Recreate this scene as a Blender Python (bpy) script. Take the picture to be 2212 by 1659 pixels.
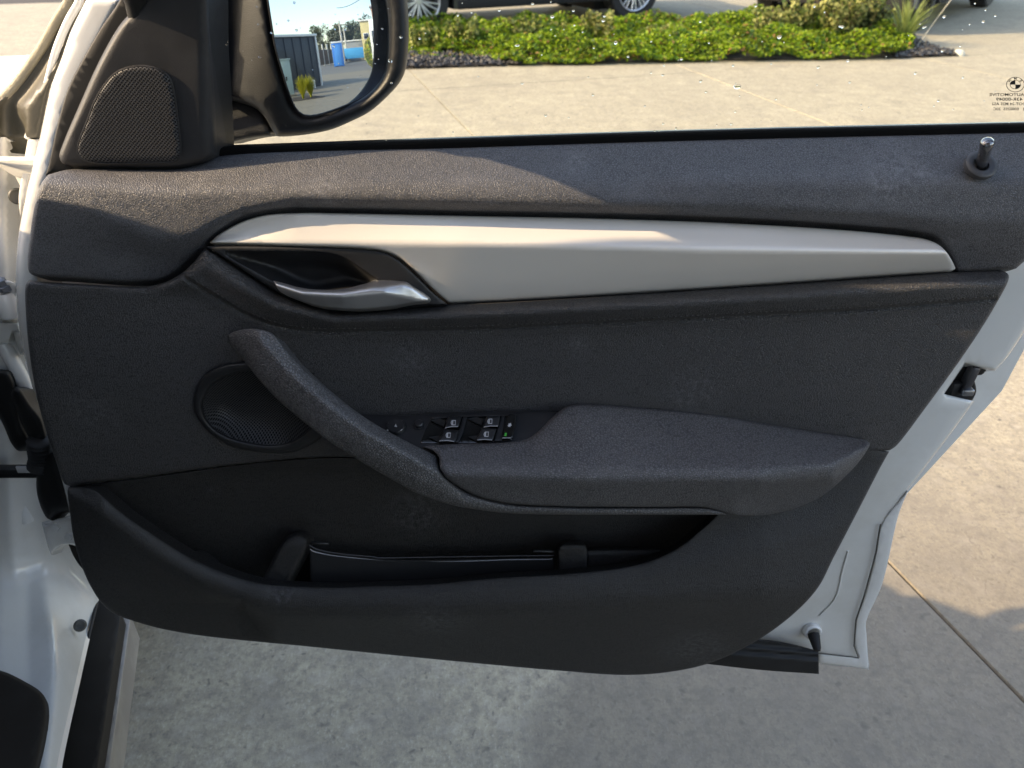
import bpy, bmesh, math, random
import numpy as np
from mathutils import Vector, Matrix
from mathutils.geometry import delaunay_2d_cdt
R = math.radians
S = bpy.context.scene
for o in list(bpy.data.objects): bpy.data.objects.remove(o)
C = S.collection
# ------------------------------------------------------------------ camera
PITCH, CAMH, FPX, CX, CY = R(32.5), 1.30, 1661.0, 1106.0, 829.5
cam = bpy.data.objects.new('camera', bpy.data.cameras.new('camera')); C.objects.link(cam)
cam.location = (0, 0, CAMH); cam.rotation_euler = (R(90) - PITCH, 0, 0)
cam.data.sensor_width = 36; cam.data.lens = FPX / 2212 * 36
cam.data.clip_start = .02; cam.data.clip_end = 1500
cam.data.dof.use_dof = True; cam.data.dof.focus_distance = .80; cam.data.dof.aperture_fstop = 10
S.camera = cam
# ------------------------------------------------------------------ light
SUN = Vector((.80, .15, -.50)).normalized()          # the way the light travels
toS = -SUN
elev = math.asin(toS.z); az = math.atan2(toS.x, toS.y)
w = bpy.data.worlds.new('World'); S.world = w; w.use_nodes = True
nt = w.node_tree; sky = nt.nodes.new('ShaderNodeTexSky'); sky.sky_type = 'NISHITA'; sky.sun_disc = False
sky.sun_elevation = elev; sky.sun_rotation = az; sky.air_density = 1.0; sky.dust_density = 1.2; sky.ozone_density = .3
bg = nt.nodes['Background']; bg.inputs[1].default_value = .15
nt.links.new(sky.outputs[0], bg.inputs[0])
sl = bpy.data.lights.new('sun', 'SUN'); sl.energy = 2.0; sl.angle = R(.5); sl.color = (.95, .81, .58)
so = bpy.data.objects.new('sun', sl); C.objects.link(so); so.location = (-8, -3, 8)
so.rotation_euler = SUN.to_track_quat('-Z', 'Y').to_euler()
S.view_settings.view_transform = 'Standard'; S.view_settings.look = 'None'
S.view_settings.exposure = 1.95; S.view_settings.gamma = 1; S.view_settings.use_curve_mapping = False
S.view_settings.use_white_balance = True; S.view_settings.white_balance_temperature = 7700; S.view_settings.white_balance_tint = 15
S.render.engine = 'CYCLES'
try:
    S.cycles.max_bounces = 12; S.cycles.transparent_max_bounces = 16; S.cycles.caustics_reflective = False; S.cycles.caustics_refractive = False
except Exception: pass
# ------------------------------------------------------------------ geometry helpers
cp, sp = math.cos(PITCH), math.sin(PITCH)
def ray(x, y):
    u = (x - CX) / FPX; v = (CY - y) / FPX
    return np.array([u, cp + v * sp, -sp + v * cp])
def W(x, y, Y):                                       # point of the sight line that lies Y metres out
    d = ray(x, y); return Vector(d / d[1] * Y) + Vector((0, 0, CAMH))
def Z(x, y, z=0.):                                    # point at height z
    d = ray(x, y); t = (z - CAMH) / d[2]; return Vector(d * t) + Vector((0, 0, CAMH))
def Wn(xs, ys, Ys):
    u = (xs - CX) / FPX; v = (CY - ys) / FPX
    dy = cp + v * sp; dz = -sp + v * cp
    return np.stack([u / dy * Ys, Ys, CAMH + dz / dy * Ys], 1)
def mesh(name, vs, fs, mat=None, parent=None, smooth=True):
    me = bpy.data.meshes.new(name); me.from_pydata([tuple(v) for v in vs], [], [tuple(f) for f in fs]); me.validate(); me.update()
    if smooth: me.polygons.foreach_set('use_smooth', [True] * len(me.polygons))
    return link(name, me, mat, parent)
def link(name, me, mat=None, parent=None):
    o = bpy.data.objects.new(name, me); C.objects.link(o)
    if mat: me.materials.clear(); me.materials.append(mat)
    if parent: adopt(o, parent)
    return o
def base_of(p):
    m = Matrix.Identity(4)
    if p.parent: m = base_of(p.parent) @ p.matrix_parent_inverse
    return m @ p.matrix_basis
def adopt(o, p):
    o.parent = p; o.matrix_parent_inverse = base_of(p).inverted()
def empty(name, loc, label, cat, group=None, rz=0):
    o = bpy.data.objects.new(name, None); C.objects.link(o); o.location = loc; o.rotation_euler = (0, 0, rz)
    o.empty_display_size = .1; tag(o, label, cat, group); return o
def tag(o, label, cat, group=None):
    o['label'] = label; o['category'] = cat
    if group: o['group'] = group
    return o
def structure(o): o['kind'] = 'structure'; return o
def stuff(o): o['kind'] = 'stuff'; return o
def fix(o, ang=40):                                   # outward normals, sharp edges above ang
    bm = bmesh.new(); bm.from_mesh(o.data); bmesh.ops.recalc_face_normals(bm, faces=bm.faces)
    for e in bm.edges:
        if len(e.link_faces) == 2 and e.calc_face_angle(0) > R(ang): e.smooth = False
    bm.to_mesh(o.data); bm.free(); return o
def cr(pts, closed=True, step=6.):                    # curve through points; a point with a third value 1 is a corner
    n = len(pts); P = [np.array(p[:2], float) for p in pts]; cor = [len(p) > 2 and p[2] == 1 for p in pts]
    out = []
    for i in range(n if closed else n - 1):
        p1, p2 = P[i], P[(i + 1) % n]
        p0 = P[i - 1] if (closed or i > 0) else 2 * p1 - p2
        p3 = P[(i + 2) % n] if (closed or i + 2 < n) else 2 * p2 - p1
        if cor[i]: p0 = 2 * p1 - p2
        if cor[(i + 1) % n]: p3 = 2 * p2 - p1
        L = np.linalg.norm(p2 - p1); k = max(1, int(L / step))
        a = max(np.linalg.norm(p1 - p0), 1e-6) ** .5; b = max(L, 1e-6) ** .5; c = max(np.linalg.norm(p3 - p2), 1e-6) ** .5
        m1 = ((p1 - p0) / a - (p2 - p0) / (a + b) + (p2 - p1) / b) * b
        m2 = ((p2 - p1) / b - (p3 - p1) / (b + c) + (p3 - p2) / c) * b
        for j in range(k):
            t = j / k; t2, t3 = t * t, t * t * t
            out.append((2*t3-3*t2+1)*p1 + (t3-2*t2+t)*m1 + (-2*t3+3*t2)*p2 + (t3-t2)*m2)
    if not closed: out.append(P[-1])
    return np.array(out)
def dist(P, O, closed=True):
    A = O if closed else O[:-1]; B = np.roll(O, -1, 0) if closed else O[1:]
    best = np.full(len(P), 1e9)
    for i in range(0, len(P), 4000):
        p = P[i:i+4000, None, :]; ab = (B - A)[None]; ap = p - A[None]
        t = np.clip((ap * ab).sum(2) / np.maximum((ab * ab).sum(2), 1e-12), 0, 1)
        best[i:i+4000] = np.sqrt(((ap - t[..., None] * ab) ** 2).sum(2)).min(1)
    return best
def inside(P, O):
    x, y = P[:, 0], P[:, 1]; c = np.zeros(len(P), bool); j = len(O) - 1
    for i in range(len(O)):
        xi, yi = O[i]; xj, yj = O[j]
        m = ((yi > y) != (yj > y)) & (x < (xj - xi) * (y - yi) / ((yj - yi) if yj != yi else 1e-9) + xi)
        c ^= m; j = i
    return c
def prof(*curves, soft=6):                            # depth from stacked curves: each ([x],[y],[Y] or Y)
    def ev(x, y):
        ys = [np.interp(x, c[0], c[1]) for c in curves]
        Ys = [np.interp(x, c[0], c[2]) if isinstance(c[2], (list, tuple)) else np.full(len(x), float(c[2])) for c in curves]
        r = np.where(y <= ys[0], Ys[0], Ys[-1])
        for k in range(len(curves) - 1):
            m = (y > ys[k]) & (y <= ys[k + 1]); t = (y - ys[k]) / np.maximum(ys[k + 1] - ys[k], 1e-6)
            r = np.where(m, Ys[k] + (Ys[k + 1] - Ys[k]) * t, r)
        return r
    def f(x, y):
        if not soft: return ev(x, y)
        ks = np.linspace(-1, 1, 7); ws = 1 - ks * ks * .8
        return sum(wk * ev(x, y + k * soft) for k, wk in zip(ks, ws)) / ws.sum()
    return f
def pillow(name, outline, Yf, mat, parent=None, r=8., dr=.004, grid=8., back=.012, holes=(), extra=None, step=6., skirt=(0, 1, -.72), raw=False):
    """one piece of trim: outline in picture units, own depth field, rounded rim of r units that falls dr metres, side walls"""
    O = outline if raw else cr(outline, True, step); Hs = [cr(h, True, step) for h in holes]
    if not callable(Yf): c_ = float(Yf); Yf = lambda x, y: np.full(len(x), c_)
    loops = [O] + Hs; allE = []
    pts = [O] + Hs
    def dall(P):
        d = dist(P, O)
        for h in Hs: d = np.minimum(d, dist(P, h))
        return d
    def ins(P):
        m = inside(P, O)
        for h in Hs: m &= ~inside(P, h)
        return m
    add = []
    if r > 0:
        for L in loops:
            tn = np.roll(L, -1, 0) - np.roll(L, 1, 0); tn /= np.maximum(np.linalg.norm(tn, axis=1, keepdims=True), 1e-9)
            nn = np.stack([-tn[:, 1], tn[:, 0]], 1)
            for q in (.12, .4, .8):
                for sgn in (1, -1):
                    P = L + nn * sgn * q * r
                    m = ins(P); P = P[m]
                    if len(P): P = P[dall(P) > q * r * .85]
                    add.append(P)
    lo, hi = O.min(0), O.max(0)
    gx, gy = np.meshgrid(np.arange(lo[0], hi[0], grid), np.arange(lo[1], hi[1], grid))
    gx = gx + (np.arange(gx.shape[0]) % 2)[:, None] * grid * .5
    P = np.stack([gx.ravel(), gy.ravel()], 1); P = P[ins(P)]
    if len(P): P = P[dall(P) > max(r * 1.05, grid * .35)]
    if extra is not None:
        P = np.concatenate([P, extra])
    add.append(P)
    n0 = sum(len(L) for L in loops); allp = np.concatenate(pts + add)
    off = 0; edges = []
    for L in loops:
        edges += [(off + i, off + (i + 1) % len(L)) for i in range(len(L))]; off += len(L)
    vo, eo, fo, ov, _, _ = delaunay_2d_cdt([Vector(p) for p in allp], edges, [], 2 if Hs else 1, 1e-5)
    V = np.array([(v.x, v.y) for v in vo])
    F = [f for f in fo if len(f) == 3]
    if Hs or True:
        cen = np.array([V[list(f)].mean(0) for f in F]); m = ins(cen); F = [f for f, k in zip(F, m) if k]
    d = dall(V); Y = Yf(V[:, 0], V[:, 1])
    if r > 0:
        q = np.clip(d / r, 0, 1); Y = Y + dr * (1 - np.sqrt(np.maximum(0, 1 - (1 - q) ** 2)))
    P3 = Wn(V[:, 0], V[:, 1], Y)
    # orientation towards the viewer (-Y)
    out = []
    for f in F:
        a, b, c_ = P3[f[0]], P3[f[1]], P3[f[2]]; nrm = np.cross(b - a, c_ - a)
        out.append(f if np.dot(nrm, a - np.array([0, 0, CAMH])) < 0 else f[::-1])
    cnt = {}
    for f in out:
        for i in range(3):
            e = (f[i], f[(i + 1) % 3]); cnt[e] = 1
    bd = [e for e in cnt if (e[1], e[0]) not in cnt]
    vs = [Vector(p) for p in P3]
    if back > 0:
        sk = Vector(skirt) * back; mp = {}
        for e in bd:
            for k in e:
                if k not in mp: mp[k] = len(vs); vs.append(vs[k] + sk)
            out.append((e[1], e[0], mp[e[0]], mp[e[1]]))
    o = mesh(name, vs, out, mat, parent)
    if back > 0:
        me = o.data; nf = len(F)
        ed = {}
        for e in me.edges: ed[tuple(sorted(e.vertices))] = e.index
        sh = me.attributes.new('sharp_edge', 'BOOLEAN', 'EDGE') if 'sharp_edge' not in me.attributes else me.attributes['sharp_edge']
        if r <= 0:
            for e in bd: sh.data[ed[tuple(sorted(e))]].value = True
    return o
def tubeM(pts, rad, seg=8, closed=False, cap=True):
    pts = [Vector(p) for p in pts]; n = len(pts); vs = []; fs = []
    up = None
    for i, p in enumerate(pts):
        t = (pts[(i + 1) % n] - pts[i - 1]) if closed else (pts[min(i + 1, n - 1)] - pts[max(i - 1, 0)])
        t.normalize()
        if up is None: up = t.orthogonal().normalized()
        up = (up - t * up.dot(t)); up = up.normalized() if up.length > 1e-6 else t.orthogonal().normalized()
        b = t.cross(up); rr = rad[i] if isinstance(rad, (list, tuple)) else rad
        for k in range(seg):
            a = 2 * math.pi * k / seg; vs.append(p + (up * math.cos(a) + b * math.sin(a)) * rr)
    for i in range(n if closed else n - 1):
        j = (i + 1) % n
        for k in range(seg):
            l = (k + 1) % seg; fs.append((i*seg+k, i*seg+l, j*seg+l, j*seg+k))
    if cap and not closed: fs.append(tuple(range(seg))[::-1]); fs.append(tuple((n-1)*seg+k for k in range(seg)))
    return vs, fs
def tube(name, pts, rad, mat, parent=None, seg=8, closed=False):
    v, f = tubeM(pts, rad, seg, closed); return fix(mesh(name, v, f, mat, parent), 50)
def join(parts):
    V = []; F = []
    for v, f in parts:
        o = len(V); V += list(v); F += [tuple(i + o for i in q) for q in f]
    return V, F
def boxM(c, s, rot=None, bev=0):
    bm = bmesh.new(); bmesh.ops.create_cube(bm, size=1); bmesh.ops.scale(bm, vec=s, verts=bm.verts)
    if bev: bmesh.ops.bevel(bm, geom=bm.edges[:], offset=bev, segments=2, affect='EDGES', profile=.5)
    m = Matrix.Translation(Vector(c)) @ (rot.to_4x4() if rot else Matrix.Identity(4))
    bmesh.ops.transform(bm, matrix=m, verts=bm.verts); bm.verts.index_update()
    r_ = ([v.co.copy() for v in bm.verts], [tuple(v.index for v in f.verts) for f in bm.faces]); bm.free(); return r_
def box(name, c, s, mat, parent=None, rz=0, bev=.004, rot=None):
    v, f = boxM(c, s, rot or Matrix.Rotation(rz, 3, 'Z'), bev); return fix(mesh(name, v, f, mat, parent), 35)
def latheM(c, axis, prof_, seg=32):
    axis = Vector(axis).normalized(); a = axis.orthogonal().normalized(); b = axis.cross(a); vs = []; fs = []
    for r_, h in prof_:
        for k in range(seg):
            t = 2 * math.pi * k / seg; vs.append(Vector(c) + axis * h + (a * math.cos(t) + b * math.sin(t)) * r_)
    for i in range(len(prof_) - 1):
        for k in range(seg):
            l = (k + 1) % seg; fs.append((i*seg+k, i*seg+l, (i+1)*seg+l, (i+1)*seg+k))
    return vs, fs
def lathe(name, c, axis, prof_, mat, parent=None, seg=32):
    v, f = latheM(c, axis, prof_, seg); return fix(mesh(name, v, f, mat, parent), 40)
def smooth_pts(ctrl, n=40):                            # 3-D curve through points
    c = [Vector(p) for p in ctrl]; out = []
    for i in range(len(c) - 1):
        p0 = c[i-1] if i else 2*c[0]-c[1]; p1, p2 = c[i], c[i+1]; p3 = c[i+2] if i+2 < len(c) else 2*c[-1]-c[-2]
        k = max(2, n // (len(c)-1))
        for j in range(k):
            t = j / k; out.append(.5*((2*p1)+(p2-p0)*t+(2*p0-5*p1+4*p2-p3)*t*t+(3*p1-p0-3*p2+p3)*t**3))
    out.append(c[-1]); return out
# ------------------------------------------------------------------ materials
def M(name, col, rough=.5, metal=0., spec=.5, coat=0., coat_r=.03, **k):
    m = bpy.data.materials.new(name); m.use_nodes = True; b = m.node_tree.nodes['Principled BSDF']
    b.inputs['Base Color'].default_value = (*col, 1); b.inputs['Roughness'].default_value = rough
    b.inputs['Metallic'].default_value = metal; b.inputs['Specular IOR Level'].default_value = spec
    b.inputs['Coat Weight'].default_value = coat; b.inputs['Coat Roughness'].default_value = coat_r
    return m
def nodes(m): return m.node_tree.nodes, m.node_tree.links, m.node_tree.nodes['Principled BSDF']
def N(m, t, **k):
    n = m.node_tree.nodes.new(t)
    for a, v in k.items(): setattr(n, a, v)
    return n
def texco(m, scale=(1, 1, 1), rot=(0, 0, 0)):
    tc = N(m, 'ShaderNodeTexCoord'); mp = N(m, 'ShaderNodeMapping'); mp.inputs['Scale'].default_value = scale; mp.inputs['Rotation'].default_value = rot
    m.node_tree.links.new(tc.outputs['Object'], mp.inputs[0]); return mp.outputs[0]
def noise(m, vec, scale, detail=4, rough=.55):
    n = N(m, 'ShaderNodeTexNoise'); n.inputs['Scale'].default_value = scale; n.inputs['Detail'].default_value = detail
    n.inputs['Roughness'].default_value = rough; m.node_tree.links.new(vec, n.inputs['Vector']); return n.outputs['Fac']
def ramp(m, fac, stops):
    r_ = N(m, 'ShaderNodeValToRGB'); e = r_.color_ramp.elements
    while len(e) < len(stops): e.new(.5)
    for i, (p, c_) in enumerate(stops): e[i].position = p; e[i].color = (*c_, 1) if len(c_) == 3 else c_
    m.node_tree.links.new(fac, r_.inputs[0]); return r_.outputs[0]
def mapr(m, fac, a, b, c_, d):
    n = N(m, 'ShaderNodeMapRange'); 
    for i, v in enumerate((a, b, c_, d)): n.inputs[i + 1].default_value = v
    m.node_tree.links.new(fac, n.inputs[0]); return n.outputs[0]
def bump(m, h, strength, distance, prev=None):
    b = N(m, 'ShaderNodeBump'); b.inputs['Strength'].default_value = strength; b.inputs['Distance'].default_value = distance
    m.node_tree.links.new(h, b.inputs['Height'])
    if prev: m.node_tree.links.new(prev, b.inputs['Normal'])
    return b.outputs[0]
def mixc(m, fac, a, b, mode='MIX'):
    n = N(m, 'ShaderNodeMix', data_type='RGBA', blend_type=mode); L = m.node_tree.links
    if isinstance(fac, float): n.inputs[0].default_value = fac
    else: L.new(fac, n.inputs[0])
    for s_, i in ((a, 6), (b, 7)):
        if isinstance(s_, tuple): n.inputs[i].default_value = (*s_, 1)
        else: L.new(s_, n.inputs[i])
    return n.outputs[2]
def leather(name, col, rough=.5, scale=380, dist_=.0009, aniso=(1, 1, 1.6), spec=.5, dirt=.0):
    m = M(name, col, rough, spec=spec); n, L, b = nodes(m); v = texco(m, aniso)
    # bend the grain a little so that it never lines up
    nz = N(m, 'ShaderNodeTexNoise'); nz.inputs['Scale'].default_value = 60; L.new(v, nz.inputs['Vector'])
    ad = N(m, 'ShaderNodeVectorMath', operation='SCALE'); L.new(nz.outputs['Color'], ad.inputs[0]); ad.inputs['Scale'].default_value = .006
    av = N(m, 'ShaderNodeVectorMath', operation='ADD'); L.new(v, av.inputs[0]); L.new(ad.outputs[0], av.inputs[1])
    vo = N(m, 'ShaderNodeTexVoronoi', feature='DISTANCE_TO_EDGE'); vo.inputs['Scale'].default_value = scale; L.new(av.outputs[0], vo.inputs['Vector'])
    h = mapr(m, vo.outputs['Distance'], 0, .28, 0, 1)
    n2 = noise(m, v, scale * .45, 3); h2 = N(m, 'ShaderNodeMath', operation='MULTIPLY_ADD'); L.new(n2, h2.inputs[0]); h2.inputs[1].default_value = 1.3; L.new(h, h2.inputs[2])
    big = noise(m, v, 9, 3)
    nm = bump(m, h2.outputs[0], .9, dist_ * .68); nm = bump(m, big, .14, .006, nm); L.new(nm, b.inputs['Normal'])
    L.new(mapr(m, h, 0, 1, min(1, rough + .22), rough - .03), b.inputs['Roughness'])
    big2 = noise(m, v, 14, 6, .7)
    c1 = mixc(m, mapr(m, h, 0, 1, 1, 0), tuple(c_ * 1.15 for c_ in col), tuple(c_ * .25 for c_ in col))
    c2 = mixc(m, mapr(m, big2, .50, .85, 0, .2 + dirt*.5), c1, tuple(c_ * 1.9 + .006 for c_ in col)); L.new(c2, b.inputs['Base Color'])
    # pale dust specks
    dv = N(m, 'ShaderNodeTexVoronoi'); dv.inputs['Scale'].default_value = 90; L.new(v, dv.inputs['Vector'])
    sp_ = mapr(m, dv.outputs['Distance'], .05, .075, 1, 0); pick = N(m, 'ShaderNodeSeparateColor'); L.new(dv.outputs['Color'], pick.inputs[0])
    pk = mapr(m, pick.outputs[0], .955, .96, 0, 1); mu = N(m, 'ShaderNodeMath', operation='MULTIPLY'); L.new(sp_, mu.inputs[0]); L.new(pk, mu.inputs[1])
    mu2 = N(m, 'ShaderNodeMath', operation='MULTIPLY'); L.new(mu.outputs[0], mu2.inputs[0]); mu2.inputs[1].default_value = .5
    L.new(mixc(m, mu2.outputs[0], c2, (.25, .24, .22)), b.inputs['Base Color'])
    return m
def plastic(name, col, rough=.45, dist_=.00015, scale=900, spec=.5, dust=.5):
    m = M(name, col, rough, spec=spec); n, L, b = nodes(m); v = texco(m)
    L.new(bump(m, noise(m, v, scale, 2), .6, dist_), b.inputs['Normal'])
    g = noise(m, v, 22, 6, .7)
    L.new(mapr(m, g, .3, .75, rough - .06, rough + .14), b.inputs['Roughness'])
    L.new(mixc(m, mapr(m, g, .45, .8, 0, dust), tuple(col), tuple(c_ * 1.6 + .012 for c_ in col)), b.inputs['Base Color'])
    return m
def paint(name, col, coat=1., dirt=(.5, .46, .38), amt=.35, rough=.4):
    m = M(name, col, rough, coat=coat); n, L, b = nodes(m); v = texco(m)
    g = noise(m, v, 11, 7, .68); g2 = noise(m, v, 160, 3)
    L.new(mixc(m, mapr(m, g, .48, .78, 0, amt), tuple(col), tuple(dirt)), b.inputs['Base Color'])
    L.new(mapr(m, g, .4, .8, .04, .3), b.inputs['Coat Roughness'])
    return m
def hexgrille(name, col, pitch=.0021, hole=.36):
    m = M(name, col, .5); n, L, b = nodes(m)
    v = texco(m, (1 / pitch, .02, 1 / (pitch * .9)), (0, R(45), 0))
    sn = N(m, 'ShaderNodeVectorMath', operation='FRACTION'); L.new(v, sn.inputs[0])
    sb = N(m, 'ShaderNodeVectorMath', operation='SUBTRACT'); L.new(sn.outputs[0], sb.inputs[0]); sb.inputs[1].default_value = (.5, 0, .5)
    sx = N(m, 'ShaderNodeSeparateXYZ'); L.new(sb.outputs[0], sx.inputs[0]); cb = N(m, 'ShaderNodeCombineXYZ'); L.new(sx.outputs[0], cb.inputs[0]); L.new(sx.outputs[2], cb.inputs[2])
    ln = N(m, 'ShaderNodeVectorMath', operation='LENGTH'); L.new(cb.outputs[0], ln.inputs[0])
    f = mapr(m, ln.outputs['Value'], hole - .07, hole + .07, 0, 1)
    L.new(mixc(m, f, tuple(c_*.28 for c_ in col), tuple(col)), b.inputs['Base Color'])
    L.new(mapr(m, f, 0, 1, .95, .42), b.inputs['Roughness']); L.new(mapr(m, f, 0, 1, 0, .5), b.inputs['Specular IOR Level'])
    L.new(bump(m, f, .5, .0004), b.inputs['Normal']); return m
mLea = leather('grained_black_vinyl', (.037, .034, .034), .46, scale=420, dist_=.0009, aniso=(1, 1, 2.0), spec=.9)
mLeaU = leather('grained_upper_vinyl', (.086, .085, .094), .50, 520, .00055, dirt=.5, spec=1.)
mLeaA = leather('grained_armrest_vinyl', (.090, .087, .092), .47, scale=400, dist_=.0008, spec=.9)
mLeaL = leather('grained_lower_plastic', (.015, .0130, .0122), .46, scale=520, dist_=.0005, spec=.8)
mPull = leather('grained_pull_rubber', (.088, .085, .087), .47, scale=370, dist_=.0008, aniso=(1, 1, 1), spec=.9)
mBez = plastic('black_satin_plastic', (.012, .012, .013), .47)
mSail = plastic('black_matt_plastic', (.018, .018, .020), .5, .0003, 1400)
mSwitch = plastic('black_switch_plastic', (.012, .012, .013), .36)
mRub = plastic('black_rubber', (.011, .011, .011), .55, spec=.35)
mStrip = plastic('brown_black_strip', (.020,.016,.012), .7, spec=.3)
mDark = M('deep_black_plastic', (.006, .006, .006), .7)
mGr = hexgrille('sail_speaker_mesh', (.045, .045, .048), .0024, .36)
mGr2 = hexgrille('door_speaker_mesh', (.036, .036, .038), .0024, .36)
mSil = M('satin_silver', (.84, .785, .72), .38, .18, coat=.15, coat_r=.2)
_n, _L, _b = nodes(mSil); _v = texco(mSil); _L.new(bump(mSil, noise(mSil, _v, 2200, 2), .25, .0001), _b.inputs['Normal'])
_L.new(mapr(mSil, noise(mSil, _v, 7, 6, .65), .3, .7, .30, .42), _b.inputs['Roughness'])
mChr = M('satin_chrome', (.62, .63, .65), .17, 1.0)
mChr2 = M('brushed_lever', (.56, .55, .54), .30, .75)
mSealB = M('flocked_black', (.004, .004, .004), .9, spec=.12)
mGloss = M('gloss_black_plastic', (.01, .01, .01), .12, coat=.6)
mWhite = paint('white_body_paint', (.76, .755, .73))
mWhiteJ = paint('white_jamb_paint', (.72, .71, .675), amt=.4)
mSeal = paint('pale_sealer', (.52, .50, .45), coat=.3, amt=.8)
mTan = paint('tan_sill_plastic', (.23, .20, .17), coat=.1, amt=.5)
mPrint = M('white_print', (.42, .42, .43), .5)
mGreen = M('green_indicator', (.02, .22, .03), .4); _b = mGreen.node_tree.nodes['Principled BSDF']; _b.inputs['Emission Color'].default_value = (.03, .8, .08, 1); _b.inputs['Emission Strength'].default_value = .02
mMark = M('dark_glass_print', (.012, .012, .014), .6)
mThread = M('dark_thread', (.075, .072, .072), .7)
mPipe = M('pale_piping', (.34, .34, .36), .45)
mWater = bpy.data.materials.new('water'); mWater.use_nodes = True
_b = mWater.node_tree.nodes['Principled BSDF']; _b.inputs['Transmission Weight'].default_value = 1; _b.inputs['IOR'].default_value = 1.33; _b.inputs['Roughness'].default_value = 0; _b.inputs['Base Color'].default_value = (1, 1, 1, 1)
def thin_glass(name, tint, refl=.09):
    m = bpy.data.materials.new(name); m.use_nodes = True; t = m.node_tree; t.nodes.clear()
    out = t.nodes.new('ShaderNodeOutputMaterial'); mx = t.nodes.new('ShaderNodeMixShader'); a = t.nodes.new('ShaderNodeBsdfTransparent'); g = t.nodes.new('ShaderNodeBsdfGlossy')
    fr = t.nodes.new('ShaderNodeFresnel'); fr.inputs[0].default_value = 1.25
    a.inputs[0].default_value = (*tint, 1); g.inputs['Roughness'].default_value = .01
    t.links.new(fr.outputs[0], mx.inputs[0]); t.links.new(a.outputs[0], mx.inputs[1]); t.links.new(g.outputs[0], mx.inputs[2]); t.links.new(mx.outputs[0], out.inputs[0]); return m
mGlass = thin_glass('window_glass', (.90, .93, .90))
mMir = M('mirror_silver', (.47, .55, .66), .0, 1.0)

def scuff(m, spots, col=(.30,.30,.32), amt=.5):       # pale rubbed marks with their own outline
    L = m.node_tree.links; b = m.node_tree.nodes['Principled BSDF']; src = b.inputs['Base Color'].links[0].from_socket; v = texco(m)
    nz = noise(m, v, 160, 4, .7); big = noise(m, v, 40, 3)
    for c, r in spots:
        d = N(m, 'ShaderNodeVectorMath', operation='DISTANCE'); L.new(v, d.inputs[0]); d.inputs[1].default_value = c
        k = mapr(m, d.outputs['Value'], r*.2, r, 1, 0); g = mapr(m, nz, .45, .68, 0, amt); u = N(m, 'ShaderNodeMath', operation='MULTIPLY'); L.new(k, u.inputs[0]); L.new(g, u.inputs[1])
        src = mixc(m, u.outputs[0], src, col)
    L.new(src, b.inputs['Base Color'])
scuff(mLeaU, [(tuple(W(1965, 372, .665)), .04), (tuple(W(1900, 400, .66)), .02), (tuple(W(1245, 340, .68)), .02), (tuple(W(700, 420, .66)), .03)], amt=.30)
scuff(mLea, [(tuple(W(880, 775, .657)), .03), (tuple(W(1250, 745, .657)), .02), (tuple(W(1500, 850, .657)), .04), (tuple(W(200, 900, .657)), .04)], amt=.22)
scuff(mLeaL, [(tuple(W(460, 1065, .68)), .012), (tuple(W(940, 1345, .62)), .05), (tuple(W(1500, 1400, .65)), .06), (tuple(W(600, 1290, .61)), .03), (tuple(W(900, 1120, .68)), .05)], amt=.22)
scuff(mPull, [(tuple(W(720, 900, .58)), .05), (tuple(W(560, 770, .61)), .03)], amt=.18)
# ================================================================== GROUND
mAsph = M('grey_yard_asphalt', (.15, .148, .14), .85); n, L, b = nodes(mAsph); v = texco(mAsph)
L.new(mixc(mAsph, noise(mAsph, v, .6, 6), (.12,.12,.115), (.19,.185,.17)), b.inputs['Base Color']); L.new(bump(mAsph, noise(mAsph, v, 90, 3), .4, .004), b.inputs['Normal'])
mCon = M('broomed_concrete', (.4, .38, .33), .8, spec=.3); n, L, b = nodes(mCon); v = texco(mCon)
big = noise(mCon, v, 1.3, 6, .62); mid_ = noise(mCon, v, 9, 6, .7); fin = noise(mCon, v, 75, 5, .75); vfin = noise(mCon, texco(mCon, (1, .45, 1), (0,0,R(-17))), 210, 3, .7)
c_ = mixc(mCon, mapr(mCon, big, .35, .65, 0, 1), (.40,.35,.25), (.49,.435,.31))
c_ = mixc(mCon, mapr(mCon, mid_, .36, .66, 0, .95), c_, (.31,.275,.205))
c_ = mixc(mCon, mapr(mCon, fin, .48, .70, 0, .9), c_, (.18,.165,.14))
c_ = mixc(mCon, mapr(mCon, vfin, .52, .75, 0, .55), c_, (.62,.57,.46))
sp1 = N(mCon, 'ShaderNodeTexVoronoi'); sp1.inputs['Scale'].default_value = 13; wv = N(mCon, 'ShaderNodeVectorMath', operation='ADD'); nz_ = N(mCon, 'ShaderNodeTexNoise'); nz_.inputs['Scale'].default_value = 24; L.new(v, nz_.inputs['Vector'])
sc_ = N(mCon, 'ShaderNodeVectorMath', operation='SCALE'); L.new(nz_.outputs['Color'], sc_.inputs[0]); sc_.inputs['Scale'].default_value = .06; L.new(v, wv.inputs[0]); L.new(sc_.outputs[0], wv.inputs[1]); L.new(wv.outputs[0], sp1.inputs['Vector'])
pk = N(mCon, 'ShaderNodeSeparateColor'); L.new(sp1.outputs['Color'], pk.inputs[0]); a1 = mapr(mCon, sp1.outputs['Distance'], .06, .16, .75, 0); a2 = mapr(mCon, pk.outputs[0], .72, .74, 0, 1)
n35 = noise(mCon, v, 34, 5, .7); c_ = mixc(mCon, mapr(mCon, n35, .46, .66, 0, .65), c_, (.215,.195,.16)); n20 = noise(mCon, v, 18, 5, .65); c_ = mixc(mCon, mapr(mCon, n20, .52, .70, 0, .5), c_, (.56,.50,.39))
mm = N(mCon, 'ShaderNodeMath', operation='MULTIPLY'); L.new(a1, mm.inputs[0]); L.new(a2, mm.inputs[1]); c_ = mixc(mCon, mm.outputs[0], c_, (.10,.095,.085))
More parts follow.
